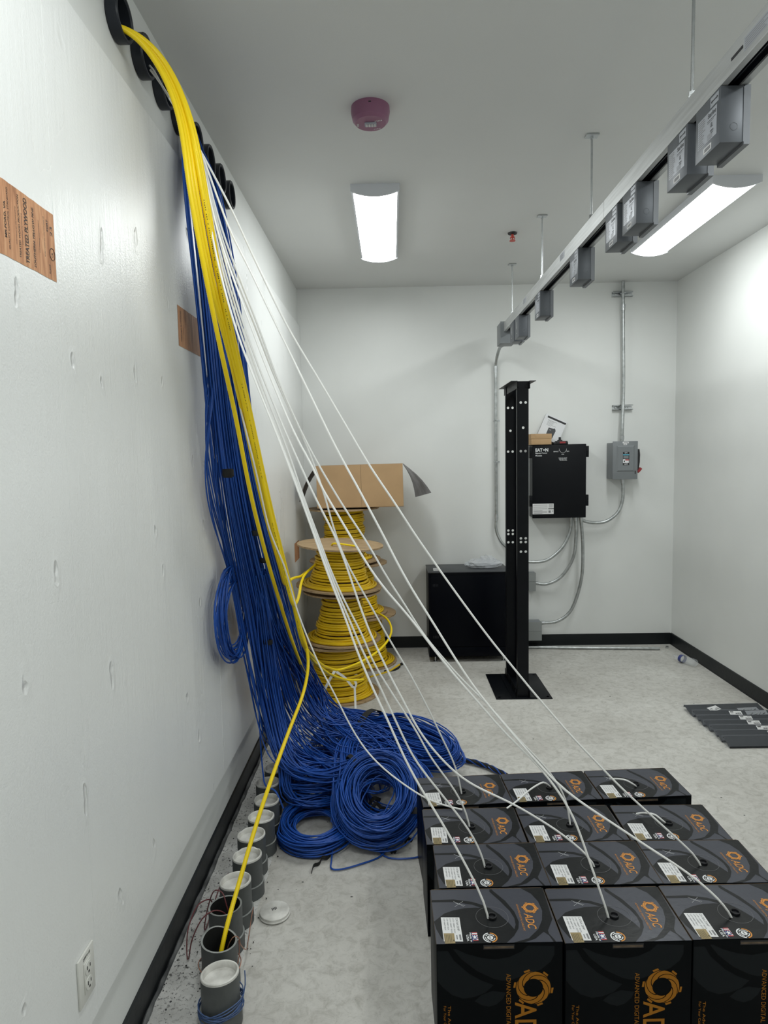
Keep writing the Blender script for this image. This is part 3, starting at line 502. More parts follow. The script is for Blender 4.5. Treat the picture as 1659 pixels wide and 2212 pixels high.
for (yc, w2, z) in ((1.63, .07, .016), (3.42, .045, .03), (4.36, .05, .03)):
    b = MB(); b.rect(-yc-w2+o0.y, z, -yc+w2+o0.y, z+.033, (-.0354, 0, 0), (0, -1, 0), (0, 0, 1)); lb = obj('rating_label', b, M['silverlabel'], t, smooth=False)
    b = MB()
    for k in range(5): b.rect(-yc-w2+.006+o0.y, z+.004+k*.0055, -yc+w2*rnd(.2, .8)+o0.y, z+.0062+k*.0055, (-.0357, 0, 0), (0, -1, 0), (0, 0, 1))
    obj('label_text', b, M['greyink'], lb, smooth=False)
b = MB(); b.box(-.0362, -.0352, 1.705-o0.y, 1.76-o0.y, .030, .037); obj('warning_mark', b, M['ink'], t, smooth=False)
# feed box at the far end
b = MB(); b.box(-.06, .055, 5.16-o0.y, 5.33-o0.y, -.085, .075, bev=.002); b.box(-.062, .057, 5.155-o0.y, 5.16-o0.y, -.087, .077); obj('end_feed_box', b, M['grey_enc'], t)
for k, yc in enumerate((2.06, 3.05, 4.02, 4.99)):
    t2 = thing('threaded_rod', 'threaded steel rod holding the busway, %s from the camera' % ORD(k), 'rod', (0.915, yc, BZ1+0.0005), 0, 'threaded rods holding the busway')
    b = MB(); L = H-BZ1-.001; n = int(L/.004); b.tube([(0, 0, .02+i*(L-.02)/n) for i in range(n+1)], .0045, 6, rad=[.0049 if i % 2 else .0043 for i in range(n+1)]); obj('rod', b, M['zinc'], t2, angle=60)
    b = MB(); b.lathe([(.0, 0), (.012, 0), (.012, .034), (.0105, .036), (.0105, .046), (0, .046)], 6, mtx=Matrix.Rotation(.3, 4, 'Z')); obj('coupling_nut', b, M['zinc'], t2, smooth=False)
    b = MB(); b.box(-.028, .028, -.02, .02, L-.007, L-.0005, bev=.001); b.lathe([(0, L-.016), (.009, L-.016), (.009, L-.007), (0, L-.007)], 6); obj('ceiling_plate', b, M['zinc'], t2, smooth=False)
def tap_box(y, label, dark=False):
    t = thing('tap_box', label, 'power box', (0.915, y+.07, 2.461), 0, 'grey tap off boxes on the busway'); h = .144
    b = MB(); b.box(-.036, .026, -.07, .07, 0, h-.0008, bev=.0012); b.box(-.020, .020, -.062, .062, h-.0008, h); obj('enclosure', b, M['tap'], t)
    b = MB(); b.prism([(.024, .002), (.0265, .0), (.0265, -.006), (.042, -.006), (.042, h), (.0265, h), (.0265, h-.003), (.024, h-.005)], 'y', -.0715, .0715); obj('side_cover', b, M['tapcover'], t, smooth=False)
    b = MB(); b.tube([(.000+.010*math.cos(a*.35), -.0703, .040+.010*math.sin(a*.35)) for a in range(18)], .0005, 4, closed=True); obj('knockout', b, M['tapcover'], t)
    o, u, v = (-.0364, 0, 0), (0, -1, 0), (0, 0, 1); o2 = (-.0367, 0, 0)
    if dark:
        b = MB(); b.tri2(rot90(text('VOID', .05, .018, .01)), (-.0366, 0.012, .11), u, v); b.rect(-.01, .03, .0, .036, o2, u, v); obj('lettering', b, M['whiteink'], t, smooth=False); return
    b = MB(); b.rect(-.055, .032, .052, .108, o, u, v); lb = obj('rating_label', b, M['silverlabel'], t, smooth=False)
    b = MB(); b.tri2(shift(text('Starline', .044, .013, .012), .003, .091), o2, u, v); b.rect(.0, .083, .046, .0845, o2, u, v); b.rect(.0, .079, .036, .080, o2, u, v)
    b.tri2(shift(text('UL', .012, .012, .02), .018, .062), o2, u, v); b.rect(.016, .052, .034, .055, o2, u, v); b.rect(.02, .047, .032, .049, o2, u, v)
    obj('label_lettering', b, M['ink'], lb, smooth=False)
    b = MB()
    for k in range(12): b.rect(-.052, .035+k*.006, -.012-rnd(0, .016), .0375+k*.006, o2, u, v)
    for k in range(4): b.rect(.0, .035+k*.004, .03, .0365+k*.004, o2, u, v)
    obj('label_text', b, M['greyink'], lb, smooth=False)
    b = MB(); b.rect(.015, .113, .060, .138, o, u, v); lb = obj('arrow_label', b, M['silverlabel'], t, smooth=False)
    b = MB(); b.flat([(.018, .126), (.025, .131), (.025, .1275), (.050, .1275), (.050, .131), (.057, .126), (.050, .121), (.050, .1245), (.025, .1245), (.025, .121)], o2, u, v); obj('arrow', b, M['ink'], lb, smooth=False)
    b = MB(); b.rect(-.020, .007, .024, .023, o, u, v); lb = obj('barcode_label', b, M['label'], t, smooth=False)
    b = MB(); b.rect(-.015, .010, .019, .020, o2, u, v); obj('barcode', b, M['greyink'], lb, smooth=False)
taps = [(1.81, 'grey tap off box nearest the camera on the busway'), (2.003, 'second grey tap off box, half behind the nearest one'), (2.403, 'third grey tap off box, in front of the right ceiling light'), (2.60, 'fourth grey tap off box, half behind the third'),
        (3.133, 'fifth grey tap off box, hanging alone mid busway'), (3.912, 'sixth grey tap off box, hanging alone toward the far end')]
for y, l in taps: tap_box(y, l)
tap_box(4.553, 'dark grey tap off box with white lettering, second last on the busway', True); tap_box(4.742, 'dark grey tap off box last on the busway, beside the feed box', True)
# ================================================================== two post rack
t = thing('two_post_rack', 'tall black open two post rack on a square base plate', 'rack', (0.87, 4.583, 0)); ox, oy = 0.87, 4.583
b = MB(); b.box(-.1905, .1905, -.257, .257, 0, .006, bev=.001); obj('base_plate', b, M['black'], t)
for (x, y) in ((-.165, -.225), (.165, -.225), (-.165, .225), (.165, .225)):
    b = MB(); b.lathe([(0, .0062), (.009, .0062)], 12, mtx=Matrix.Translation((x, y, 0))); obj('anchor_hole', b, M['darkslot'], t, smooth=False)
Hh = 2.1355
def post(yw, sgn, holes, dx=0):
    vs, fs = plate_holes(.076, Hh-.006, [(x, z, .0088) for x, z in holes], .003)
    b = MB(); b.add([(p[0]-.041, yw+p[1], p[2]+.006) for p in vs], fs)
    for xs in (-.041, .0325):
        b.box(xs, xs+.0025, min(yw, yw+sgn*.032), max(yw, yw+sgn*.032), .006, Hh)
    if dx: b.v = [p+Vector((dx, 0, 0)) for p in b.v]
    obj('post', b, M['black'], t, smooth=False)
lx, rx = .0250, .0568
def col(zs): return [(x, z) for z in zs for x in (lx-.0005, rx)]
post(-.223, 1, col([1.991, 1.09, 1.065, 1.0]) + [(.0405, 1.826), (lx-.0005, 1.672), (.0555, 1.672)])
post(.177, -1, [(x-.003, z) for x, z in col([1.987, 1.673, 1.099, 1.073, 1.012])] + [(.0385, 1.823)], -.010)
for z0, up_, nm in ((2.086, 1, 'top_angle'), (.006, -1, 'base_angle')):
    for s in (-1, 1):
        vs, fs = plate_holes(.5, .05, [], .003, rects=[(.07, .010, .105, .032), (.19, .012, .26, .036), (.395, .010, .43, .032)] if up_ < 0 else [])
        b = MB(); x = -.0445 if s < 0 else .0385
        b.add([(x+p[1], p[0]-.25, p[2]+z0) for p in vs], [tuple(reversed(f)) for f in fs])
        z = z0+.05 if up_ > 0 else z0
        b.box(*sorted((x, x+s*.040)), -.25, .25, *( (z-.003, z) if up_ > 0 else (z, z+.003)))
        obj(nm, b, M['black'], t, smooth=False)
for (x, z) in ((-.028, .06), (.020, .085), (.036, .05), (-.01, .10), (-.03, 2.10), (.02, 2.10)):
    b = MB(); b.lathe([(0, 0), (.007, 0), (.007, .005), (0, .005)], 6, mtx=Matrix.Translation((x, -.2248, z)) @ Matrix.Rotation(R(90), 4, 'X')); obj('bolt', b, M['black'], t, smooth=False)
# ================================================================== black cabinet behind the rack
t = thing('equipment_cabinet', 'low black wall cabinet standing on the floor behind the rack', 'cabinet', (0.598, 5.348, 0)); x0, x1, y0, y1 = -.325, .325, -.195, .19
b = MB(); b.box(x0, x1, y0+.004, y1, .045, .728, bev=.003); obj('cabinet_body', b, M['cabinet'], t)
b = MB(); b.box(x0-.003, x1+.003, y0-.002, y1, .728, .735, bev=.001); obj('cabinet_top', b, mat('cabinet_top_black', (.028, .031, .036), .4), t)
b = MB(); b.box(x0+.012, x1-.012, y0-.004, y0+.003, .13, .70, bev=.002); obj('front_panel', b, M['cabinet'], t)
b = MB(); b.box(x0+.012, x1-.012, y0-.002, y0+.003, .05, .122, bev=.002); obj('lower_panel', b, M['cabinet'], t)
for s in (-1, 1):
    b = MB(); b.box(s*.313-.006, s*.313+.006, y0-.006, y0+.002, .05, .724)
    obj('mounting_rail', b, M['cabinet'], t, smooth=False)
for (z, n) in ((.62, 4), (.20, 4)):
    for k in range(n):
        b = MB(); b.box(x0+.035+k*.012, x0+.040+k*.012, y0-.0055, y0-.004, z, z+.02); obj('vent_slot', b, M['darkslot'], t, smooth=False)
for (x, y) in ((x0+.05, y0+.03), (x1-.05, y0+.03), (x0+.05, y1-.04), (x1-.05, y1-.04)):
    b = MB(); b.lathe([(.018, 0), (.018, .006), (.006, .008), (.006, .046), (0, .046)], 12, mtx=Matrix.Translation((x, y, 0))); obj('levelling_foot', b, M['zinc'], t)
b = MB(); b.rect(-.275, -.12, -.225, .0, (0, 0, .7355), (1, 0, 0), (0.03, 1, 0)); lb = obj('serial_label', b, M['label'], t, smooth=False)
b = MB()
for k in range(5): b.rect(-.27, -.11+k*.02, -.235, -.10+k*.02, (0, 0, .7358), (1, 0, 0), (.03, 1, 0))
obj('label_text', b, M['greyink'], lb, smooth=False)
# bag of hardware on the cabinet
t = thing('hardware_bag', 'crumpled clear plastic bag of hardware lying on the black cabinet', 'bag', (0.745, 5.36, .7355))
def crumple(name, sx, sy, sz, seed, m, parent, sub=4, amp=.35, dx=0.0):
    bm = bmesh.new(); bmesh.ops.create_icosphere(bm, subdivisions=sub, radius=1); r_ = random.Random(seed)
    dirs = [(Vector((r_.gauss(0, 1), r_.gauss(0, 1), r_.gauss(0, 1))).normalized(), r_.uniform(2, 9), r_.uniform(0, 6)) for _ in range(14)]
    for p in bm.verts:
        q = p.co.copy(); d = 1+amp*sum(abs(math.sin(f*q.dot(a)+ph))-.6 for a, f, ph in dirs)/7
        p.co = Vector((q.x*sx*d+dx, q.y*sy*d, max(0.0, (q.z*d+.75))*sz))
    bm.verts.index_update(); b = MB(); b.add([p.co for p in bm.verts], [tuple(v.index for v in f.verts) for f in bm.faces]); bm.free()
    return obj(name, b, m, parent, angle=18)
crumple('plastic_film', .145, .085, .040, 4, M['poly'], t); crumple('plastic_flap', .07, .05, .055, 9, M['poly'], t, 3, .5, .03)
rr = random.Random(8); b = MB()
for k in range(46):
    a = Matrix.Translation((rr.gauss(-.05, .04), rr.gauss(0, .025), .006+rr.uniform(0, .022))) @ Euler((rr.uniform(0, 6), rr.uniform(0, 6), rr.uniform(0, 6))).to_matrix().to_4x4()
    b.lathe([(0, 0), (.0055, 0), (.0055, .004), (.0028, .004), (.0028, .018), (0, .018)], 6, mtx=a)
o = obj('screws', b, M['zinc'], t, smooth=False); o['kind'] = 'stuff'
# ================================================================== bypass power module on the back wall
t = thing('bypass_module', 'black bypass power module cabinet mounted on the back wall', 'electrical box', (1.377, YB, 1.132))
b = MB(); b.box(-.214, .214, -.148, 0, .002, .596, bev=.003); obj('enclosure', b, mat('module_side_black', (.030, .033, .036), .45), t)
b = MB(); b.box(-.221, .221, -.156, -.1482, -.004, .600, bev=.002); obj('door', b, M['black'], t)
b = MB(); b.box(-.221, .221, -.150, -.0, .600, .604); obj('top_lip', b, M['black'], t, smooth=False)
for z in (.495, .093):
    for s in (-1, 1):
        b = MB(); b.box(*sorted((s*.2215, s*.243)), -.156, -.120, z, z+.092, bev=.002); hg = obj('mounting_tab', b, M['black'], t)
        b = MB(); b.lathe([(0, 0), (.004, 0)], 8, mtx=Matrix.Translation((s*.233, -.1563, z+.046)) @ Matrix.Rotation(R(90), 4, 'X')); obj('tab_hole', b, M['darkslot'], hg, smooth=False)
o, u, v = (0, -.1565, 0), (1, 0, 0), (0, 0, 1)
b = MB(); b.tri2(shift(text('EAT', .058, .028, .035), -.196, .546), o, u, v)
b.flat([(-.126+.0065*math.cos(a*.4), .560+.0065*math.sin(a*.4)) for a in range(16)], o, u, v); b.tri2(shift(text('N', .024, .028, .035), -.115, .546), o, u, v); obj('maker_name', b, M['whiteink'], t, smooth=False)
b = MB(); b.tri2(shift(text('Bypass Power', .098, .0125, .018), -.196, .527), o, u, v); b.tri2(shift(text('Module', .053, .0115, .018), -.196, .508), o, u, v)
b.tri2(shift(text('SERVICE', .040, .008, .016), -.048, .541), o, u, v); b.tri2(shift(text('UPS', .020, .008, .016), .060, .541), o, u, v); b.tri2(shift(text('LINE', .021, .007, .016), .018, .519), o, u, v)
for k, s in enumerate(('PUSH & HOLD', 'RED BUTTON', 'TO ROTATE')): b.tri2(shift(text(s, .070 if k == 0 else .062, .007, .012, .15), -.006+k*.004, .488-k*.0095), o, u, v)
obj('lettering', b, M['whiteink'], t, smooth=False)
b = MB(); b.tube([(.029+.030*math.cos(a), -.1566, .568+.034*math.sin(a)) for a in [math.pi*(1.0+k/14) for k in range(15)]], .0011, 4)
for a in (1.13, 1.87): b.tube([(.029+r_*math.cos(math.pi*a), -.1566, .568+r_*1.1*math.sin(math.pi*a)) for r_ in (.030, .038)], .001, 4)
obj('switch_dial', b, M['whiteink'], t, smooth=False)
b = MB(); b.rect(-.219, .030, -.045, .117, o, u, v); lb = obj('rating_label', b, M['label'], t, smooth=False)
b = MB(); o2 = (0, -.1568, 0)
for k, zz in enumerate((.104, .088, .073, .058, .050, .042, .035)): b.rect(-.213, zz, -.098-(.04 if k in (3, 6) else 0), zz+.0032, o2, u, v)
for k in range(5): b.rect(-.085, .084+k*.006, -.052, .0865+k*.006, o2, u, v)
b.rect(-.088, .040, -.070, .060, o2, u, v); b.rect(-.055, .047, -.050, .060, o2, u, v)
obj('label_text', b, M['greyink'], lb, smooth=False)
b = MB(); b.rect(-.090, .071, -.045, .077, o2, u, v); obj('label_notch', b, M['ink'], lb, smooth=False)
# rotary switch on top
b = MB(); b.box(-.045, .075, -.145, -.075, .604, .622, bev=.003); b.box(-.02, .070, -.150, -.08, .606, .632, bev=.003); b.lathe([(0, .632), (.022, .632), (.020, .640), (.010, .642), (.010, .660), (.008, .664), (0, .664)], 16, mtx=Matrix.Translation((.015, -.11, 0))); sw = obj('rotary_switch', b, M['blackrub'], t)
b = MB(); b.box(.004, .052, -.1525, -.1495, .612, .626); obj('red_button', b, M['redplastic'], sw, smooth=False)
# small kraft box and manual lying on the module
t = thing('kraft_box', 'small closed kraft box on top of the black module', 'box', (1.226, 5.455, 1.7365), R(1.5))
b = MB(); b.box(-.083, .083, -.048, .048, 0, .052, bev=.0015); obj('tray', b, M['kraft'], t)
b = MB(); b.box(-.085, .085, -.050, .050, .046, .088, bev=.002); b.box(-.085, -.052, -.0508, -.0498, .052, .086); obj('lid', b, M['kraft'], t)
t = thing('manual', 'white printed manual leaning on the wall above the module', 'booklet', (1.352, 5.553, 1.7355)); t.rotation_euler = (R(-6), R(24.5), 0)
b = MB(); b.box(-.094, .094, -.003, .003, .0, .200); obj('pages', b, M['paper'], t, smooth=False)
t.location = (1.306, 5.538, 1.7785)
o, u, v = (0, -.0034, 0), (1, 0, 0), (0, 0, 1)
b = MB(); b.rect(-.073, .174, .092, .190, o, u, v); b.rect(-.060, .158, .02, .160, o, u, v); obj('title_bar', b, M['ink'], t, smooth=False)
b = MB()
for k in range(5): b.rect(-.058, .149-k*.009, .0-k*.004 if k != 3 else .024, .153-k*.009, o, u, v)
obj('cover_text', b, mat('pale_print', (.45, .45, .47), .6), t, smooth=False)
b = MB(); b.flat([(-.030, .100), (.012, .104), (.017, .111), (.028, .106), (.036, .093), (.032, .025), (-.010, .020), (-.030, .045)], o, u, v); b.k = 1; b.rect(-.018, .080, -.002, .089, (0, -.0036, 0), u, v, 1); obj('cover_picture', b, [mat('photo_print', (.055, .057, .062), .5), M['greyink']], t, smooth=False)
# ================================================================== disconnect switch
t = thing('disconnect_switch', 'grey safety disconnect switch with a red handle tip on the wall', 'electrical box', (1.9225, YB, 1.438))
b = MB(); b.box(-.106, .092, -.135, 0, .004, .303, bev=.004); obj('enclosure', b, M['grey_enc'], t)
b = MB(); b.box(-.1025, .1025, -.143, -.1355, 0, .314, bev=.002); obj('cover', b, M['grey_enc'], t)
def frame_raise(x0, x1, z0, z1, ins, y0, y1):
    b = MB(); a = [(x0, y0, z0), (x1, y0, z0), (x1, y0, z1), (x0, y0, z1)]; c = [(x0+ins, y1, z0+ins), (x1-ins, y1, z0+ins), (x1-ins, y1, z1-ins), (x0+ins, y1, z1-ins)]
    b.add(a+c, [(0, 1, 5, 4), (1, 2, 6, 5), (2, 3, 7, 6), (3, 0, 4, 7), (4, 5, 6, 7)]); return b
obj('raised_panel', frame_raise(-.072, .076, .062, .280, .012, -.143, -.150), M['grey_enc'], t, smooth=False)
o, u, v = (0, -.1504, 0), (1, 0, 0), (0, 0, 1); o2 = (0, -.1507, 0)
b = MB(); b.rect(-.022, .117, .030, .226, o, u, v); lb = obj('on_off_label', b, M['ink'], t, smooth=False)
b = MB(); b.tri2(shift(text('ON', .022, .010, .02), -.008, .213), o2, u, v); b.tri2(shift(text('OFF', .030, .010, .02), -.011, .120), o2, u, v); b.rect(-.021, .135, .027, .166, o2, u, v); obj('lettering', b, M['whiteink'], lb, smooth=False)
b = MB(); b.rect(-.021, .198, .029, .207, o2, u, v); obj('blue_band', b, M['cyan'], lb, smooth=False)
b = MB(); b.rect(-.018, .172, .024, .194, o2, u, v); obj('grey_band', b, M['grey_enc'], lb, smooth=False)
b = MB(); b.rect(-.003, .155, .027, .165, (0, -.1509, 0), u, v); obj('red_band', b, M['red'], lb, smooth=False)
b = MB(); b.rect(-.014, .143, -.005, .155, (0, -.1509, 0), u, v); obj('symbol', b, M['ink'], lb, smooth=False)
b = MB(); b.rect(-.023, .296, .027, .309, (0, -.1434, 0), u, v); b.rect(-.015, .283, .013, .2955, (0, -.1434, 0), u, v); lb = obj('circuit_label', b, M['label'], t, smooth=False)
b = MB(); b.rect(-.015, .300, .02, .304, (0, -.1437, 0), u, v); b.rect(-.009, .287, .007, .291, (0, -.1437, 0), u, v); obj('label_text', b, M['greyink'], lb, smooth=False)
b = MB(); b.box(.080, .086, -.146, -.143, .043, .070); obj('latch', b, M['blackrub'], t, smooth=False)
b = MB(); b.prism([(.103, .230), (.120, .248), (.126, .20), (.124, .14), (.118, .095), (.104, .078)], 'y', -.132, -.085); hd = obj('handle', b, M['blackrub'], t, smooth=False)
b = MB(); b.box(-.011, .011, -.027, .020, -.022, .022, mtx=Matrix.Translation((.124, -.105, .074)) @ Matrix.Rotation(R(40), 4, 'Y'), bev=.003); obj('handle_tip', b, M['redplastic'], hd)
# ================================================================== conduits
def emt(name, label, pts, r, couplings=(), m='galv', group=None):
    P = spline(pts, .03); o0 = P[-1]
    t = thing(name, label, 'conduit', P[-1], 0, group); b = MB(); b.tube([p-o0 for p in P], r, 14); obj('tube', b, M[m], t)
    for (z, h) in couplings:
        q = min(P, key=lambda p: abs(p.z-z)); b = MB(); b.lathe([(r, -h/2), (r*1.28, -h/2), (r*1.28, h/2), (r, h/2)], 14, mtx=Matrix.Translation(q-o0)); b.f = b.f[:-2]; cp = obj('coupling', b, M['zinc'], t)
        b = MB(); b.lathe([(0, 0), (.005, 0), (.005, .006), (0, .006)], 8, mtx=Matrix.Translation(q-o0+Vector((0, -r*1.25, 0))) @ Matrix.Rotation(R(90), 4, 'X')); obj('set_screw', b, M['zinc'], cp)
    return t
emt('steel_conduit', 'vertical steel conduit from the ceiling down to the disconnect switch', [(1.922, 5.525, H-.004), (1.923, 5.525, 2.9), (1.928, 5.525, 2.6), (1.934, 5.525, 2.25), (1.928, 5.515, 2.05), (1.916, 5.49, 1.88), (1.914, 5.49, 1.7525)], .0135, ((2.86, .05), (1.775, .03)))
emt('steel_conduit', 'vertical steel conduit below the busway feed box left of the rack', [(.905, 5.36, 2.536), (.890, 5.44, 2.52), (.879, 5.545, 2.42), (.878, 5.55, 2.30), (.877, 5.55, 1.6), (.877, 5.55, 1.136)], .0125, ((2.37, .05), (1.15, .04)))
for z, dx in ((2.964, 0), (2.036, .011)):
    t = thing('strut_clamp', 'short slotted strut clamping the %s of the right conduit' % ('top' if z > 2.5 else 'middle'), 'bracket', (1.928+dx, YB, z-.02), 0, 'strut brackets on the right conduit')
    b = MB()
    for (x0_, x1_) in ((-.083, .083),):
        b.box(x0_, x1_, -.003, 0, 0, .041); b.box(x0_, x1_, -.030, 0, 0, .0025); b.box(x0_, x1_, -.030, 0, .0385, .041); b.box(x0_, x1_, -.030, -.0275, .0, .009); b.box(x0_, x1_, -.030, -.0275, .032, .041)
    obj('strut', b, M['zinc'], t, smooth=False)
    for x in (-.055, .055):
        b = MB(); b.lathe([(0, 0), (.008, 0), (.008, .006), (0, .006)], 6, mtx=Matrix.Translation((x, -.003, .0205)) @ Matrix.Rotation(R(90), 4, 'X')); obj('anchor_bolt', b, M['zinc'], t, smooth=False)
    b = MB(); b.tube([(-.021, -.030, .02), (-.018, -.048, .02), (-.010, -.063, .02), (0, -.0655, .02), (.010, -.063, .02), (.018, -.048, .02), (.021, -.030, .02)], .0042, 6); obj('pipe_clamp', b, M['zinc'], t)
for z in (1.946, 1.60):
    t = thing('conduit_strap', 'small steel strap holding the left conduit, %s' % ('upper one' if z > 1.8 else 'lower one'), 'bracket', (.8775, YB, z-.008), 0, 'straps on the left conduit')
    b = MB(); b.box(.014, .036, -.004, 0, 0, .016); b.tube([(-.016, -.005, .008), (-.016, -.026, .008), (-.010, -.039, .008), (0, -.042, .008), (.010, -.039, .008), (.016, -.026, .008), (.016, -.005, .008)], .003, 6); obj('strap', b, M['zinc'], t)
def flex(label, pts, r=.0135):
    P = spline(pts, .0045); o0 = P[-1]; t = thing('flex_conduit', label, 'conduit', o0, 0, 'flexible metal conduits on the back wall')
    b = MB(); b.tube([p-o0 for p in P], r, 12, rad=[r*(1.10 if (i % 2) else .88) for i in range(len(P))]); obj('spiral_tube', b, M['galv'], t, angle=80)
    for q, d in ((P[0], (P[1]-P[0]).normalized()), (P[-1], (P[-2]-P[-1]).normalized())):
        mt = Matrix.Translation(q-o0) @ d.to_track_quat('Z', 'Y').to_matrix().to_4x4()
        b = MB(); b.lathe([(r*.8, 0), (r*1.35, 0), (r*1.35, .012), (r*1.2, .014), (r*1.2, .034), (r, .034)], 12, mtx=mt); b.f = b.f[:-1]; obj('connector', b, M['zinc'], t)
flex('flexible conduit curving from the disconnect switch to the module', [(1.918, 5.49, 1.437), (1.927, 5.49, 1.36), (1.922, 5.49, 1.25), (1.882, 5.49, 1.155), (1.79, 5.49, 1.087), (1.69, 5.49, 1.075), (1.61, 5.49, 1.09), (1.584, 5.49, 1.112), (1.577, 5.49, 1.1315)])
flex('shortest flexible conduit under the module, running behind the rack', [(1.499, 5.50, 1.1315), (1.488, 5.50, 1.0), (1.419, 5.50, .864), (1.284, 5.50, .760), (1.11, 5.50, .753), (.99, 5.545, .76)])
flex('middle flexible conduit under the module ending at the small box', [(1.528, 5.468, 1.1315), (1.531, 5.468, .96), (1.509, 5.472, .784), (1.42, 5.49, .627), (1.304, 5.51, .558), (1.195, 5.535, .560)])
flex('longest flexible conduit under the module ending low on the wall', [(1.567, 5.455, 1.1315), (1.586, 5.46, .881), (1.576, 5.46, .605), (1.500, 5.47, .348), (1.383, 5.48, .242), (1.247, 5.51, .219)])
flex('flexible conduit from the left conduit curving behind the rack post', [(.877, 5.545, 1.134), (.874, 5.54, 1.03), (.905, 5.53, .94), (.955, 5.53, .88), (1.04, 5.545, .825)], .012)
for (lab, x, z, wv, hv, dv) in (('small grey junction box beside the rack post', 1.148, .498, .055, .155, .06), ('larger grey junction box low on the wall beside the rack', 1.135, .083, .108, .155, .10), ('grey junction box hidden behind the rack post', .985, .71, .10, .11, .05)):
    t = thing('junction_box', lab, 'electrical box', (x+wv/2, YB-.011 if z < .1 else YB, z))
    b = MB(); b.box(-wv/2, wv/2, -dv, 0, 0, hv, bev=.002); obj('box_body', b, M['grey_enc'], t)
    b = MB(); b.box(-wv/2-.002, wv/2+.002, -dv-.003, -dv, hv*.52, hv+.002); obj('upper_cover', b, mat('cover_grey', (.27, .285, .28), .4), t, smooth=False)
    b = MB(); b.box(-wv/2-.002, wv/2+.002, -dv-.003, -dv, -.002, hv*.51); obj('lower_cover', b, mat('cover_grey', (.25, .265, .26), .4), t, smooth=False)
# ================================================================== loose things on the floor at the back
b = MB(); P = [(1.0, 5.508, .0135), (1.5, 5.463, .0135), (2.219, 5.403, .0135)]; b.tube(P, .0115, 14, rad=[.0115]*3); b.tube([(1.62, 5.452, .0135), (1.68, 5.447, .0135)], .0128, 14)
tag(obj('steel_tube', b, M['galv']), 'length of steel conduit lying on the floor along the back wall', 'conduit')
b = MB(); b.lathe([(.009, 0), (.014, 0), (.014, .016), (.009, .016), (.009, 0)], 6, mtx=Matrix.Translation((2.303, 5.457, 0.0))); tag(obj('hex_nut', b, M['zinc'], smooth=False), 'small steel nut on the floor in the right back corner', 'nut')
t = thing('water_bottle', 'clear crushed plastic water bottle lying on the floor by the right wall', 'bottle', (2.268, 5.03, 0)); mt = Matrix.Translation((0, 0, .034)) @ Matrix.Rotation(R(203), 4, 'Z') @ Matrix.Rotation(R(90), 4, 'X')
prof = [(0, -.10), (.024, -.10), (.031, -.094)]
for k in range(9): prof += [(.033, -.088+k*.014), (.030, -.081+k*.014)]
prof += [(.032, .042), (.028, .06), (.016, .085), (.013, .09), (.013, .102), (.0145, .103), (.0145, .107), (.012, .108), (.012, .112), (0, .112)]
b = MB(); b.lathe(prof, 20, mtx=mt @ Matrix.Scale(.86, 4, (0, 1, 0))); obj('bottle_body', b, M['pet'], t)
b = MB(); b.lathe([(.0335, .018), (.0335, .046)], 20, mtx=mt @ Matrix.Scale(.86, 4, (0, 1, 0))); b.f = b.f[:-2]; obj('blue_label', b, mat('bottle_label', (.035, .05, .20), .4), t)
# blanking panels in plastic by the right wall
lab7 = ['farthest', 'second farthest', 'third farthest', 'middle', 'third nearest', 'second nearest', 'nearest']
for k in range(7):
    yn = 3.995-.0745*k; x0_ = 1.853+.004*math.sin(k*2.1); tl = R(26) if k else R(12)
    t = thing('blanking_panel', '%s black rack panel in the overlapping row by the right wall' % lab7[k], 'panel', (x0_+.24, yn, .0015), R(-1.0*math.sin(k*1.7)), 'black rack panels on the floor'); t.rotation_euler = (tl, 0, R(2.0 if k == 0 else -.8*math.sin(k*1.7)))
    wv = .082 if k else .13
    b = MB(); b.prism([(0, 0), (wv, 0), (wv, .002), (.002, .002), (.002, .002)][:4], 'x', -.24, .24); b.box(-.24, .24, 0, .0018, -.0008, .012, mtx=Matrix.Translation((0, 0, 0))); b.box(-.24, .24, wv-.0018, wv, -.012, .0012); obj('face_plate', b, M['panel'], t, smooth=False)
    b = MB(); b.flat([(-.268, -.002), (.247, -.002), (.247, wv+.003), (-.25, wv+.005), (-.262, wv*.6)], (0, 0, .0065), (1, 0, 0), (0, 1, 0)); b.flat([(-.268, 0), (-.241, 0), (-.241, .012), (-.262, .015)], (0, .0, .0025), (1, 0, 0), (0, .4, .9)); obj('plastic_sleeve', b, M['film'], t, smooth=False)
    lx_ = (-.10, -.03, .0, .005, .015, .045, .085)[k]; a = (.35 if k == 0 else -.04); u, v = (math.cos(a), math.sin(a), 0), (-math.sin(a), math.cos(a), 0)
    b = MB(); b.rect(0, 0, .075, .045 if k == 0 else .030, (lx_, .040 if k == 0 else .042, .0072), u, v); lb = obj('paper_label', b, M['label'], t, smooth=False)
    b = MB(); b.rect(.006, .020, .026, .026, (lx_, .042, .0076), u, v); b.rect(.048, .020, .068, .022, (lx_, .042, .0076), u, v); b.rect(.006, .012, .022, .014, (lx_, .042, .0076), u, v)
    for q in range(9): b.rect(.034+q*.004, .004, .0355+q*.004+(.0012 if q % 3 else 0), .015, (lx_, .042, .0076), u, v)
    obj('label_print', b, M['ink'], lb, smooth=False)
    if k < 2:
        b = MB(); b.flat([(.07, .02), (.20, .03), (.20, .075), (.07, .07)], (0, 0, .009), (1, 0, 0), (0, 1, 0)); obj('hardware_pouch', b, M['poly'], t, smooth=False)
        b = MB()
        for q in range(4): b.tube([(.09+q*.025, .04+.006*math.sin(q*3), .0105), (.108+q*.025, .052-.006*math.sin(q*2), .0105)], .0025, 6)
        obj('screws', b, M['zinc'], t)
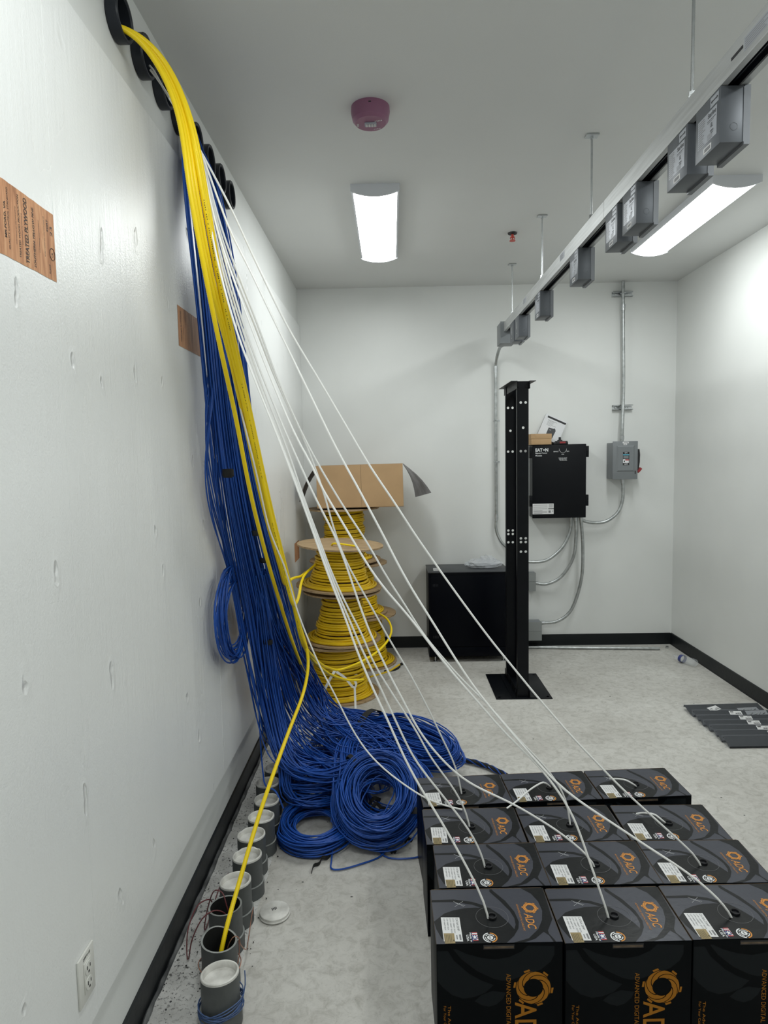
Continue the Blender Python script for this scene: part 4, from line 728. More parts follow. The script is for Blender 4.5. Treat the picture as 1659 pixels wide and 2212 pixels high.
# ================================================================== wooden reels of yellow cable
def reel(name_lab, cx, cy, z0, z1, Rf, rt_, rb, tilt=(0, 0), gap=0.0, seed=0, squash=1.0):
    """flanges at z0 and z1; wound cable tapering from radius rb at the bottom to rt_ at the top"""
    t = thing('cable_reel', name_lab, 'cable reel', (cx, cy, z0), 0, 'wooden reels of yellow cable'); t.rotation_euler = (R(tilt[0]), R(tilt[1]), 0)
    h = z1-z0; th = .011; r_ = random.Random(seed)
    for zz in (0, h-th):
        b = MB(); n = 48; ring = [Rf*(1+r_.uniform(-.004, .004)) for _ in range(n)]
        vs = [(ring[j]*math.cos(2*math.pi*j/n), ring[j]*math.sin(2*math.pi*j/n), zz+q) for q in (0, th) for j in range(n)]
        b.add(vs, [tuple(range(n-1, -1, -1)), tuple(range(n, 2*n))]+[(j, (j+1) % n, (j+1) % n+n, j+n) for j in range(n)]); f = obj('flange', b, M['plycut'], t, smooth=False)
        if zz > 0:
            b = MB(); b.lathe([(0, h+.0004), (.022, h+.0004)], 16); obj('arbor_hole', b, M['darkslot'], f, smooth=False)
    b = MB(); b.lathe([(.10, th), (.10, h-th)], 24); obj('drum', b, M['plycut'], t)
    pts = []; d = .0165; turns = int((h-2*th-.004)/(d*1.03)); zlo, zhi = th+.007, h-th-.007; m = 26
    for k in range(turns):
        f = k/max(1, turns-1); rr_ = rb+(rt_-rb)*(f**.75)+r_.uniform(-.008, .008); tx, ty = r_.uniform(-.03, .03), r_.uniform(-.03, .03); ex, ey = r_.uniform(-.006, .006), r_.uniform(-.006, .006)
        for j in range(m):
            a = 2*math.pi*j/m; z = zlo+(zhi-zlo)*(k+j/m)/turns; x, y = rr_*math.cos(a)+ex, rr_*math.sin(a)*squash+ey
            pts.append(Vector((x, y, min(zhi, max(zlo, z+(tx*x+ty*y)*(1-f*.3))))))
    pts = relax(pts, 2); b = MB(); b.tube(pts, d/2*1.02, 7); obj('wound_cable', b, M['yellow2'], t)
    # slumped outer turns lying on the bottom flange
    pts = []
    for k in range(3):
        rr_ = min(rb+.006+.017*k, Rf-.012)
        for j in range(m):
            a = 2*math.pi*j/m+seed; pts.append(Vector((rr_*math.cos(a), rr_*math.sin(a), th+.0086+.006*abs(math.sin(a*1.5+k+seed))*(1 if k < 2 else .3))))
    b = MB(); b.tube(spline(pts, .03), d/2, 7); obj('slumped_turns', b, M['yellow2'], t)
    return t
fx, fy, rx_, ry_ = -.36, 4.50, -.34, 5.22
reel('bottom reel of the front stack, white strap across its cable', -.395, fy, 0.0, .385, .275, .180, .195, (0, 0), seed=1)
reel('middle reel of the front stack of yellow cable reels', -.372, fy, .394, .742, .27, .130, .195, (.5, 1.0), seed=2)
reel('top reel of the front stack, tilted wooden flange with a yellow loop', -.385, fy, .766, 1.062, .298, .155, .215, (.9, 3.0), seed=3)
reel('bottom reel of the rear stack, against the back wall', -.265, ry_, 0.0, .405, .275, .15, .21, (0, 0), seed=4)
reel('middle reel of the rear stack, mostly hidden by the front one', -.335, ry_, .412, .822, .275, .15, .20, (0, .6), seed=5)
reel('top reel of the rear stack, under the open carton', -.392, ry_-.01, .838, 1.262, .285, .155, .172, (.4, -.6), seed=6)
# loop of cable end fixed on the top front flange
b = MB(); P = spline([(-.42, 4.40, 1.066), (-.405, 4.375, 1.080), (-.36, 4.37, 1.077), (-.30, 4.36, 1.069), (-.25, 4.345, 1.063)], .012); b.tube(P, .0065, 8)
tag(obj('cable_end', b, M['yellow']), 'short yellow cable end lying on the top flange of the front stack', 'cable')
b = MB(); b.tri2(text('FTR 0418', .15, .02, 0), (-.33, 4.30, 1.0660), (1, .1, -.075), (-.1, 1, .02)); o = obj('pen_marks', b, M['greyink'], smooth=False)
o.parent = [q for q in bpy.data.objects if q.get('label', '').startswith('top reel of the front')][0]; bpy.context.view_layer.update(); o.matrix_parent_inverse = o.parent.matrix_world.inverted()
# white webbing strap across the bottom front reel
def ribbon(mb, pts, width, th=.0012, side=(0, 1, 0)):
    P = [Vector(p) for p in pts]; s = Vector(side).normalized()
    vs = []
    for i, p in enumerate(P):
        d = (P[min(i+1, len(P)-1)]-P[max(i-1, 0)]).normalized(); a = (s-d*s.dot(d)).normalized(); n = d.cross(a)
        vs += [p+a*width/2+n*th/2, p-a*width/2+n*th/2, p-a*width/2-n*th/2, p+a*width/2-n*th/2]
    fs = []
    for i in range(len(P)-1):
        for j in range(4): fs.append((i*4+j, i*4+(j+1) % 4, i*4+4+(j+1) % 4, i*4+4+j))
    fs += [(3, 2, 1, 0), tuple(len(vs)-4+j for j in range(4))]
    mb.add(vs, fs)
b = MB(); ribbon(b, spline([(-.515, 4.23, .03), (-.475, 4.245, .12), (-.42, 4.22, .225), (-.40, 4.235, .255)], .03), .018, side=(1, .2, -.3))
ribbon(b, spline([(-.395, 4.235, .24), (-.34, 4.235, .20), (-.29, 4.24, .135), (-.272, 4.235, .13), (-.265, 4.235, .155), (-.278, 4.245, .185)], .02), .016, side=(.4, .2, 1)); ribbon(b, spline([(-.275, 4.235, .135), (-.272, 4.215, .06), (-.27, 4.19, .004)], .03), .014, side=(1, .2, 0))
tag(obj('strap', b, M['white_cab'], smooth=False), 'white webbing strap hanging across the bottom front reel', 'strap')
# ================================================================== open carton on the rear stack
t = thing('open_carton', 'open brown cardboard carton with flaps down on the rear reel stack', 'carton', (-.245, 5.165, 1.276), R(-1)); a, d, h, e = .330, .19, .325, .004
t.rotation_euler = (0, R(-.6), R(-1))
b = MB()
for (x0_, x1_, y0_, y1_) in ((-a, a, -d, -d+e), (-a, a, d-e, d), (-a, -a+e, -d+e, d-e), (a-e, a, -d+e, d-e)): b.box(x0_, x1_, y0_, y1_, 0, h)
b.box(-a, a, -d, d, 0, .004); obj('carton_walls', b, M['kraft'], t, smooth=False)
b = MB(); b.box(.010, .0115, -d-.0006, -d, .0, h); obj('seam', b, M['kraftedge'], t, smooth=False)
for s in (-1, 1):
    b = MB(); xn, xf, zn, zf = (.090, .225, -.255, -.245) if s > 0 else (.135, .155, -.27, -.26); G = []
    for e_ in (0, .003):
        for i in range(6):
            for j in range(6):
                p, q = i/5, j/5; bow = .018*math.sin(math.pi*p)
                G.append((s*(a+.001+e_+p*(xn+(xf-xn)*q)+bow), -d+.008+q*(2*d-.016), h-.0015+p*(zn+(zf-zn)*q)+bow*.4))
    F_ = [(i*6+j, i*6+j+1, i*6+j+7, i*6+j+6) for i in range(5) for j in range(5)]
    b.add(G, F_+[tuple(36+k for k in reversed(f)) for f in F_]+[(k, k+1, k+37, k+36) for k in range(30, 35)]+[(k*6, k*6+6, k*6+42, k*6+36) for k in range(5)]+[(k*6+5, k*6+11, k*6+47, k*6+41) for k in range(5)])
    obj('side_flap', b, M['kraftdk'], t, angle=50)
    if s > 0:
        b = MB()
        for (p0, p1, q0, q1) in ((.25, .62, .12, .30), (.45, .70, .42, .50), (.80, .98, .05, .60)):
            P4 = []
            for p, q in ((p0, q0), (p0, q1), (p1, q1), (p1, q0)):
                bow = .018*math.sin(math.pi*p); P4.append((a-.0008+p*(xn+(xf-xn)*q)+bow, -d+.008+q*(2*d-.016), h-.0035+p*(zn+(zf-zn)*q)+bow*.4))
            b.add(P4, [(0, 1, 2, 3)])
        obj('flap_print', b, mat('pale_flap_print', (.33, .33, .34), .6), [q for q in t.children if q.name.startswith('side_flap')][-1], smooth=False)
# ================================================================== cable boxes
BH, BW, BD = .332, .343, .224
def swirl(cx, cy, R0, rin=.56, twist=-88, gap=9.0, nub=True):
    out = []
    for k in range(6):
        th = 60*k
        def sp(t, g=0): 
            rr_ = rin+(1-rin)*(t**.8); aa = R(th+g+twist*t); return (cx+R0*rr_*math.cos(aa), cy+R0*rr_*math.sin(aa))
        A = [sp(i/12) for i in range(13)]; B = [sp(i/12, 60-gap) for i in range(13)]
        arc = [(cx+R0*math.cos(R(th+twist+q*(60-gap)/6)), cy+R0*math.sin(R(th+twist+q*(60-gap)/6))) for q in range(1, 6)]
        m = 6; vs = [sp(i/12, (60-gap)*s_/m) for i in range(13) for s_ in range(m+1)]
        out.append((vs, [(i*(m+1)+s_, (i+1)*(m+1)+s_, (i+1)*(m+1)+s_+1, i*(m+1)+s_+1) for i in range(12) for s_ in range(m)]))
        if nub:
            a0, a1 = R(th+twist+8), R(th+twist+27)
            out.append(([(cx+R0*q*math.cos(x), cy+R0*q*math.sin(x)) for q, x in ((1.05, a0), (1.05, a1), (1.17, a1), (1.17, a0+.04))], [(0, 1, 2, 3)]))
    return out
def make_box():
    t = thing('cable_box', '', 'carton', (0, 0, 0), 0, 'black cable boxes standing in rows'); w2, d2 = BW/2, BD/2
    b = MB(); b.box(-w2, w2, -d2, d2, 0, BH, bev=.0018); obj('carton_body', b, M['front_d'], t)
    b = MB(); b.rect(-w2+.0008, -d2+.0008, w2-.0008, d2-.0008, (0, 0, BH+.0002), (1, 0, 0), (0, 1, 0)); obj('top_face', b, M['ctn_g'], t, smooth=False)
    U, V, O = (1, 0, 0), (0, 1, 0), (0, 0, BH+.0004)
    b = MB()
    for k in ('P1', 'P2'): b.flat([(max(-w2+.0006, min(w2-.0006, x)), max(-d2+.0006, min(d2-.0006, y))) for x, y in TOP[k]], O, U, V)
    obj('top_print', b, M['ctn_d'], t, smooth=False)
    O2 = (0, 0, BH+.0008); O3 = (0, 0, BH+.0011)
    b = MB(); b.flat([(-.1500, -.0085), (-.0970, -.0105), (-.0978, -.1040), (-.1500, -.1020)], O2, U, V); lb = obj('shipping_label', b, M['label'], t, smooth=False)
    b = MB(); rr_ = random.Random(2)
    b.tri2(rot90(text('CAT6A 23/4P', .050, .0065, .01)), (-.1085, -.0135, BH+.0011), U, V)
    for k in range(4): b.tri2(rot90(text('UTP 1000FT BOX', rr_.uniform(.045, .060), .0042, 0)), (-.118-k*.0085, -.014, BH+.0011), U, V)
    b.rect(-.106, -.098, -.101, -.078, O3, U, V); b.rect(-.114, -.096, -.111, -.080, O3, U, V)
    obj('label_print', b, M['greyink'], lb, smooth=False)
    b = MB(); b.flat([(-.1480, -.0725), (-.1190, -.0732), (-.1195, -.1105), (-.1478, -.1108)], O3, U, V); g = obj('gold_sticker', b, M['gold'], t, smooth=False)
    b = MB()
    for k in range(5): b.rect(-.146+k*.0042, -.108, -.1445+k*.0042, -.078, (0, 0, BH+.0013), U, V)
    b.rect(-.1245, -.103, -.1205, -.097, (0, 0, BH+.0013), U, V); obj('sticker_print', b, mat('sticker_ink', (.10, .08, .04), .5), g, smooth=False)
    # flag emblem
    b = MB(); b.k = 0
    for k in range(5): b.rect(-.0700, -.0735-k*.0072, -.0555, -.0700-k*.0072, O2, U, V, k=0)
    for k in range(4): b.rect(-.0700, -.0772-k*.0072, -.0555, -.0735-k*.0072, O2, U, V, k=1)
    b.flat([(-.0640+.0075*math.cos(a*.4), -.0895+.0095*math.sin(a*.4)) for a in range(16)], (0, 0, BH+.0010), U, V, k=2)
    st = []
    for k in range(10): r_ = .0075 if k % 2 == 0 else .0032; st.append((-.0640+r_*math.sin(R(36*k)), -.0895+r_*1.2*math.cos(R(36*k))))
    b.add([(p[0], p[1], BH+.0013) for p in st]+[(-.0640, -.0895, BH+.0013)], [(10, (k+1) % 10, k) for k in range(10)], k=1)
    b.tri2(rot90(text('Made in', .034, .0058, .02)), (-.0775, -.072, BH+.0010), U, V, k=1); b.tri2(rot90(text('USA', .024, .007, .02)), (-.0868, -.080, BH+.0010), U, V, k=1)
    b.rect(-.0722, -.108, -.0708, -.071, O2, U, V, k=2); obj('flag_emblem', b, [M['red'], M['whiteink'], M['navy']], t, smooth=False)
    # round emblem
    b = MB(); cx, cy = -.0222, -.0915
    def ring(r0, r1, a0, a1, k, n=20):
        A = [(cx+r0*math.cos(R(a0+(a1-a0)*i/n)), cy+r0*.93*math.sin(R(a0+(a1-a0)*i/n))) for i in range(n+1)]; B = [(cx+r1*math.cos(R(a0+(a1-a0)*i/n)), cy+r1*.93*math.sin(R(a0+(a1-a0)*i/n))) for i in range(n+1)]
        b.add([(p[0], p[1], BH+.0008) for p in A+B], [(i, n+1+i, n+2+i, i+1) for i in range(n)], k)
    ring(.0165, .0200, 100, 265, 0); ring(.0165, .0200, -80, 85, 1); ring(.0115, .0140, 20, 150, 0); ring(.0115, .0140, 170, 250, 0); ring(.0115, .0140, 265, 355, 0); ring(0.0005, .0085, 0, 360, 0)
    b.tri2(rot90(text('RoHS', .010, .0045, .02)), (cx-.0025, cy+.005, BH+.0011), U, V, k=2); obj('round_emblem', b, [M['whiteink'], M['orange'], M['ink']], t, smooth=False)
    # maker logo reading front to back
    b = MB()
    for vs, fs in swirl(.1130, .0235, .0205): b.add([(p[0], p[1]*1.0, BH+.0008) for p in vs], fs)
    b.tri2(rot90(text('ADC', .063, .024, .012, .25)), (.0895, .0005, BH+.0008), U, V); lg = obj('maker_logo', b, M['orange'], t, smooth=False)
    b = MB(); b.tri2(rot90(text('ADVANCED DIGITAL CABLE INC', .110, .0052, 0)), (.0755, .041, BH+.0008), U, V); obj('lettering', b, M['orange'], t, smooth=False)
    # cable port with its perforated ring
    b = MB(); b.tube([(-.0035+.046*math.cos(a*math.pi/24), -.0115+.042*math.sin(a*math.pi/24), BH+.0006) for a in range(48)], .00035, 4, closed=True); obj('perforation', b, M['greyink'], t, smooth=False)
    b = MB(); b.lathe([(.0118, 0), (.0130, .001), (.0130, .005), (.0112, .0062), (.0097, .005), (.0092, .001)], 20, mtx=Matrix.Translation((-.0035, -.0115, BH+.0008))); b.f = b.f[:-2]; pt = obj('cable_port', b, M['blackrub'], t)
    b = MB(); b.lathe([(0, 0), (.0094, 0)], 16, mtx=Matrix.Translation((-.0035, -.0115, BH+.0013))); obj('port_hole', b, M['darkslot'], pt, smooth=False)
    b = MB()
    for (p, q) in (((-.1065, .058), (-.078, .0345)), ((-.105, .0345), (-.0785, .057)), ((-.101, .050), (-.074, .0385))): b.tube([(p[0], p[1], BH+.0007), (q[0], q[1], BH+.0007)], .0003, 4)
    obj('cut_marks', b, M['whiteink'], t, smooth=False)
    # kraft edges, hand slot
    b = MB()
    for s in (-1, 1): b.box(s*w2-.0003, s*w2+.0003, -d2+.002, d2-.002, BH-.003, BH+.0005)
    b.box(-w2+.004, w2-.004, d2-.001, d2+.0008, BH-.003, BH+.0008); obj('worn_edge', b, M['kraftedge'], t, smooth=False)
    b = MB(); b.rect(-.044, BH-.0165, .040, BH-.004, (0, -d2-.0006, 0), U, (0, 0, 1)); sl = obj('hand_slot', b, M['ink'], t, smooth=False)
    b = MB(); b.box(-.042, .038, -d2-.0012, -d2-.0006, BH-.014, BH-.0085, bev=.0002); obj('slot_flap', b, M['kraftedge'], sl, smooth=False)
    # front print
    Of, W_ = (0, -d2-.0005, 0), (0, 0, 1)
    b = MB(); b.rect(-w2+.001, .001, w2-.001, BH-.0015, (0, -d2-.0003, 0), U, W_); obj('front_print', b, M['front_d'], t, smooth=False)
    b = MB()
    for k in ('FG1', 'FG2', 'FG3'): b.flat(list(reversed([(max(-w2+.002, min(w2-.002, x)), min(z, BH-.002)) for x, z in FRONT[k]])), (0, -d2-.0006, 0), U, W_)
    obj('front_pattern', b, M['front_g'], t, smooth=False)
    b = MB()
    for vs, fs in swirl(.0915, .202, .047): b.add([(p[0], -d2-.0011, p[1]) for p in vs], [tuple(reversed(f)) for f in fs])
    b.tri2(rot90(text('ADC', .145, .060, .010)), (.0405, -d2-.0011, .161), U, W_); obj('front_logo', b, M['orange_d'], t, smooth=False)
    b = MB(); b.tri2(rot90(text('ADVANCED DIGITAL CABLE INC', .240, .0125, 0)), (.0175, -d2-.0011, .244), U, W_); obj('front_lettering', b, M['orange_d'], t, smooth=False); b = MB(); b.tri2(rot90(text('The Advantage', .115, .0105, 0)), (-.1445, -d2-.0011, .154), U, W_); b.tri2(rot90(text('For Your Cable Needs', .110, .0068, 0)), (-.1535, -d2-.0011, .154), U, W_); obj('slogan', b, M['orange_d'], t, smooth=False)
    return t
pos = {'a': 'left', 'b': 'middle', 'c': 'right'}; rown = {'0': 'farthest row', '1': 'second row from the back', '2': 'second row from the front', '3': 'front row'}
first = None
for k, (x, y, ang) in BOX.items():
    o = make_box() if first is None else copy_tree(first); first = first or o
    o.location = (x, y, 0); o.rotation_euler = (0, 0, R(ang)); o['label'] = 'black cable box, %s box of the %s' % (pos[k[2]], rown[k[1]])
# ================================================================== grey conduits stubbed up through the floor
PIPES = [(-.530, 1.789, .150), (-.569, 1.928, .148), (-.590, 2.086, .150), (-.585, 2.209, .150), (-.577, 2.362, .148), (-.590, 2.497, .150), (-.578, 2.632, .148), (-.582, 2.771, .146), (-.605, 2.925, .148), (-.592, 3.065, .150)]
ptxt = ['nearest grey conduit stub, capped and wound with blue twine', 'second grey conduit stub, open with the yellow cable entering it', 'third grey conduit stub, open with maroon wires inside', 'fourth grey conduit stub, capped, behind the maroon wires',
        'fifth grey conduit stub from the camera', 'sixth grey conduit stub from the camera', 'seventh grey conduit stub from the camera', 'eighth grey conduit stub, beside the blue cable pile', 'ninth grey conduit stub, partly under blue cables', 'farthest grey conduit stub, behind the blue strands']
ctxt = {0: 'bright white cap on the nearest conduit stub', 3: 'clean white cap on the fourth conduit stub', 4: 'white cap on the fifth conduit stub', 5: 'speckled white cap on the sixth conduit stub, chipped side', 6: 'dusty white cap on the seventh conduit stub', 7: 'grey dusty cap on the eighth conduit stub', 8: 'dull white cap on the ninth conduit stub', 9: 'white cap on the farthest conduit stub'}
tilt_ = [(-.10, .05), (-.03, -.10), (-.04, .05), (-.05, .05), (-.04, .04), (-.02, .03), (-.05, .02), (.02, -.03), (-.04, .02), (-.02, .02)]
def cap_mesh(r, sl, chip, seed):
    """recessed test cap: rim, inner wall and floor; sheared to follow the cut of the pipe"""
    b = MB(); n = 40; rr = random.Random(seed)
    prof = [(r*.90, -.012), (r*.985, -.0034), (r*1.0, -.003), (r*.995, .003), (r*.965, .0045), (r*.90, .0045), (r*.86, .001), (r*.84, -.015), (0, -.015)]
    vs = []; fs = []
    ch = [1.0]*n
    if chip:
        for q in range(chip): c = rr.randrange(n); ch[c] = ch[(c+1) % n] = .25
    for (q, z) in prof:
        for j in range(n):
            a = 2*math.pi*j/n; x, y = q*math.cos(a), q*math.sin(a); zz = z if z < .002 or q < r*.87 else z*ch[j]
            vs.append((x, y, zz+sl[0]*x+sl[1]*y))
    for i in range(len(prof)-1):
        for j in range(n): fs.append((i*n+j, i*n+(j+1) % n, (i+1)*n+(j+1) % n, (i+1)*n+j))
    b.add(vs, fs); return b
for k, (x, y, z) in enumerate(PIPES):
    t = thing('conduit_stub', ptxt[k], 'conduit', (x, y, 0.0022), 0, 'grey conduit stubs along the left wall'); r = .0555; sl = tilt_[k]; h = z-.0022
    b = MB(); n = 40; vs = []; fs = []
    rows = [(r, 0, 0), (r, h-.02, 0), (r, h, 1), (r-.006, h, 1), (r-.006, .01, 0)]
    for (q, zz, top) in rows:
        for j in range(n):
            a = 2*math.pi*j/n; X, Y = q*math.cos(a), q*math.sin(a); wob = (.010*max(0, math.sin(a-.6))**3 if k == 1 else 0)*(1 if top else 0)
            vs.append((X, Y, zz+(sl[0]*Y+sl[1]*X+wob if top else 0)))
    for i in range(len(rows)-1):
        for j in range(n): fs.append((i*n+j, i*n+(j+1) % n, (i+1)*n+(j+1) % n, (i+1)*n+j))
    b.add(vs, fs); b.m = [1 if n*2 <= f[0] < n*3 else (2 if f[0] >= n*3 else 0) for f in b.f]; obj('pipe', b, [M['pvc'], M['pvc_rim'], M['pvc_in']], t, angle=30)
    b = MB(); b.lathe([(r+.0005, .052), (r+.0055, .0505), (r+.0055, 0)], 40); b.f = [f for f in b.f if len(f) == 4]; b.m = b.m[:len(b.f)]; b.m = [1 if i < 40 else 0 for i in range(len(b.f))]; obj('collar', b, [M['pvc'], M['pvc_rim']], t, angle=30)
    b = MB(); b.lathe([(0, .004), (r-.006, .004)], 24); obj('pipe_depth_shade', b, M['darkslot'], t, smooth=False)  # black disc, painted shade in place of the pipe's depth
    if k in ctxt:
        b = cap_mesh(r, (sl[1], sl[0]), (0 if k in (0, 3) else 3), k); b.v = [p+Vector((x, y, z+.0035)) for p in b.v]
        tag(obj('pipe_cap', b, M['capgrey'] if k in (7, 8) else M['cap'], angle=40), ctxt[k], 'cap', 'white caps on the conduit stubs')
b = MB(); b.lathe([(0, 0), (.052, 0), (.056, .003), (.056, .006), (.0535, .008), (.0535, .016), (.051, .018), (0, .018)], 40); b.v = [p+Vector((-.455, 2.243, .0008)) for p in b.v]
lc = tag(obj('pipe_cap', b, M['cap'], angle=40), 'loose round white cap lying on the floor beside the conduit stubs', 'cap', 'white caps on the conduit stubs')
b = MB()
for k in range(4): b.rect(-.012+k*.005, -.008+(k % 2)*.003, -.009+k*.005, .006, (0, .008, .0184), (.9, .45, 0), (-.45, .9, 0))
obj('cap_print', b, M['ink'], lc, smooth=False)
# blue twine round the nearest stub, copper and maroon wires
b = MB(); x, y, _ = PIPES[0]; pts = []
for k in range(7*24): a = 2*math.pi*k/24; pts.append((x+(.0645+.0012*math.sin(k*.9))*math.cos(a), y+(.0645+.0012*math.sin(k*.9))*math.sin(a), .062+.020*math.sin(a*.93+.5)*math.cos(k*.05)+.010*math.cos(a)))
b.tube(pts, .0018, 5); b.tube(spline([(x+.064, y-.01, .07), (x+.068, y+.02, .10), (x+.062, y+.045, .125)], .02), .0018, 5); tag(obj('twine', b, M['steelblue']), 'blue twine wrapped around the nearest grey conduit stub', 'twine')
def wire(lab, pts, r, m, cat='wire', grp=None, name='wire'):
    b = MB(); b.tube(spline(pts, .01), r, 6); return tag(obj(name, b, M[m]), lab, cat, grp)
wire('maroon wire looping out of the third conduit stub, upper loop', [(-.575, 2.09, .10), (-.585, 2.085, .15), (-.602, 2.10, .185), (-.64, 2.13, .17), (-.672, 2.16, .09), (-.685, 2.15, .02), (-.682, 2.17, .012), (-.672, 2.22, .05), (-.655, 2.27, .10), (-.635, 2.30, .12), (-.622, 2.31, .095), (-.625, 2.315, .02)], .0021, 'maroon', grp='maroon wires from the third conduit')
wire('maroon wire looping out of the third conduit stub, lower loop', [(-.572, 2.075, .09), (-.585, 2.06, .14), (-.615, 2.04, .165), (-.65, 2.02, .15), (-.685, 2.02, .08), (-.70, 2.02, .012), (-.708, 2.03, .02), (-.712, 2.06, .08), (-.70, 2.11, .12), (-.685, 2.15, .12), (-.665, 2.18, .10), (-.66, 2.20, .02)], .0021, 'maroon', grp='maroon wires from the third conduit')
wire('maroon wires coiled inside the third conduit stub', [(-.60, 2.07, .02), (-.615, 2.08, .07), (-.60, 2.065, .095), (-.585, 2.055, .09), (-.578, 2.06, .03), (-.572, 2.085, .06), (-.566, 2.09, .09), (-.560, 2.082, .06), (-.562, 2.07, .02)], .0021, 'maroon', grp='maroon wires from the third conduit')
wire('bare copper wire running beside the conduit stubs down into the second one', [(-.560, 1.93, .07), (-.538, 1.935, .135), (-.522, 1.940, .152), (-.508, 1.938, .145), (-.5065, 1.945, .12), (-.503, 2.0, .06), (-.515, 2.08, .03), (-.521, 2.17, .055), (-.521, 2.20, .060)], .0016, 'copper', name='copper_wire')
wire('bare copper wire wrapped around the second conduit stub', [(-.51, 1.94, .14), (-.506, 1.92, .10), (-.515, 1.885, .075), (-.545, 1.867, .065), (-.585, 1.868, .07), (-.622, 1.895, .075), (-.634, 1.93, .08), (-.60, 1.99, .075), (-.55, 1.993, .07), (-.510, 1.955, .065), (-.512, 1.90, .062), (-.56, 1.863, .058), (-.615, 1.885, .06)], .0016, 'copper', name='copper_wire')
# ================================================================== yellow cables from the nearest sleeve
ytxt = {'Y1': 'leftmost yellow armoured cable, running down in front of the blue bundle to the floor', 'Y2': 'yellow cable bending back down into the second conduit stub', 'Y3': 'yellow cable joining the front of the top front reel', 'Y4': 'yellow cable passing left of the top front reel',
        'Y5': 'yellow cable making the big loop out to the rear reels', 'Y6': 'yellow cable sagging across to the bottom front reel'}
for k, lab in ytxt.items():
    P = spline(relax(spline(YELLOW[k], .05), 3), .0032); arm = k in ('Y1', 'Y2', 'Y4', 'Y6')
    b = MB(); b.tube(P, .0076, 9, rad=[.0080 if (i % 2) else .0073 for i in range(len(P))] if arm else [.0078]*len(P)); tag(obj('yellow_cable', b, M['yellow'], angle=80), lab, 'cable', 'yellow cables from the nearest sleeve')
    if k in ('Y3', 'Y6'):
        o = [q for q in C.objects if q.get('label') == lab][0]; b = MB(); rr = random.Random(4)
        for i in range(140, len(P)-260, 2):
            if rr.random() < .30 or (i//60) % 3 == 2: continue
            d = (P[i+2]-P[i]).normalized(); n_ = Vector((.35, -.93, .1)); n_ = (n_-d*n_.dot(d)).normalized(); s_ = d.cross(n_)
            q = P[i]+n_*.0079-o.location; b.add([q-s_*.0010, q+s_*.0010, q+s_*.0010+d*.0036, q-s_*.0010+d*.0036], [(0, 1, 2, 3)])
        jp = obj('jacket_print', b, M['ink'], o, smooth=False); jp['kind'] = 'stuff'
b = MB(); b.tube(spline(YELLOW['TAIL'], .01), .0065, 8); tag(obj('cable_tail', b, M['yellow2']), 'yellow cable tail sticking out behind the bottom front reel', 'cable')
# ================================================================== white cables
wtxt = {'C1': 'rightmost white cable, into the right box of the second row from the front', 'C2': 'white cable into the right box of the front row', 'C3': 'white cable into the middle box of the front row', 'C4': 'white cable into the middle box of the second row from the back',
        'C5': 'white cable into the middle box of the second row from the front', 'C6': 'white cable into the left box of the farthest row', 'C7': 'white cable into the left box of the front row', 'C8': 'white cable into the left box of the second row from the front',
        'C9': 'white cable into the left box of the second row from the back', 'L': 'white cable among the yellow ones, cut end on the farthest left box', 'S1': 'short white cable end looping from the middle box of the farthest row', 'S2': 'short white cable end from the right box of the farthest row', 'S3': 'short white cable end from the right box of the second row from the back'}
for k, lab in wtxt.items():
    P = spline(relax(spline(WHITE[k], .05), 2 if k[0] != 'S' else 0), .03 if k[0] != 'S' else .01); b = MB(); b.tube(P, .0033, 7); tag(obj('white_cable', b, M['white_cab']), lab, 'cable', 'white cables pulled to the boxes' if k[0] != 'S' else 'white cable ends on the boxes')
# ================================================================== the blue cables
Zs = [2.90, 2.78, 2.65, 2.40, 2.15, 1.80, 1.50, 1.22, 1.0, .78, .60, .42, .28]
LX = [-.735, -.715, -.697, -.688, -.688, -.688, -.688, -.688, -.680, -.672, -.66, -.645, -.62]
LY = [2.497, 2.41, 2.345, 2.365, 2.43, 2.51, 2.60, 2.74, 2.84, 2.90, 2.97, 3.02, 3.07]
RX = [-.735, -.69, -.655, -.632, -.622, -.602, -.570, -.545, -.53, -.515, -.50, -.47, -.43]
RY = [2.70, 2.68, 2.63, 2.70, 2.76, 2.78, 2.86, 3.02, 3.20, 3.36, 3.50, 3.60, 3.66]
rr = random.Random(21)
root = thing('blue_cable_bundle', 'long bundle of blue cables hanging from the wall sleeves down to the floor pile', 'cable bundle', (-.62, 3.0, .0)); O = Vector((-.62, 3.0, 0))
def put(name, P, r, m, parent, org, n=6):
    b = MB(); b.tube([p-org for p in P], r, n); return obj(name, b, m, parent, angle=70)
RB = .0034
slvY = [2.497, 2.497, 2.676]
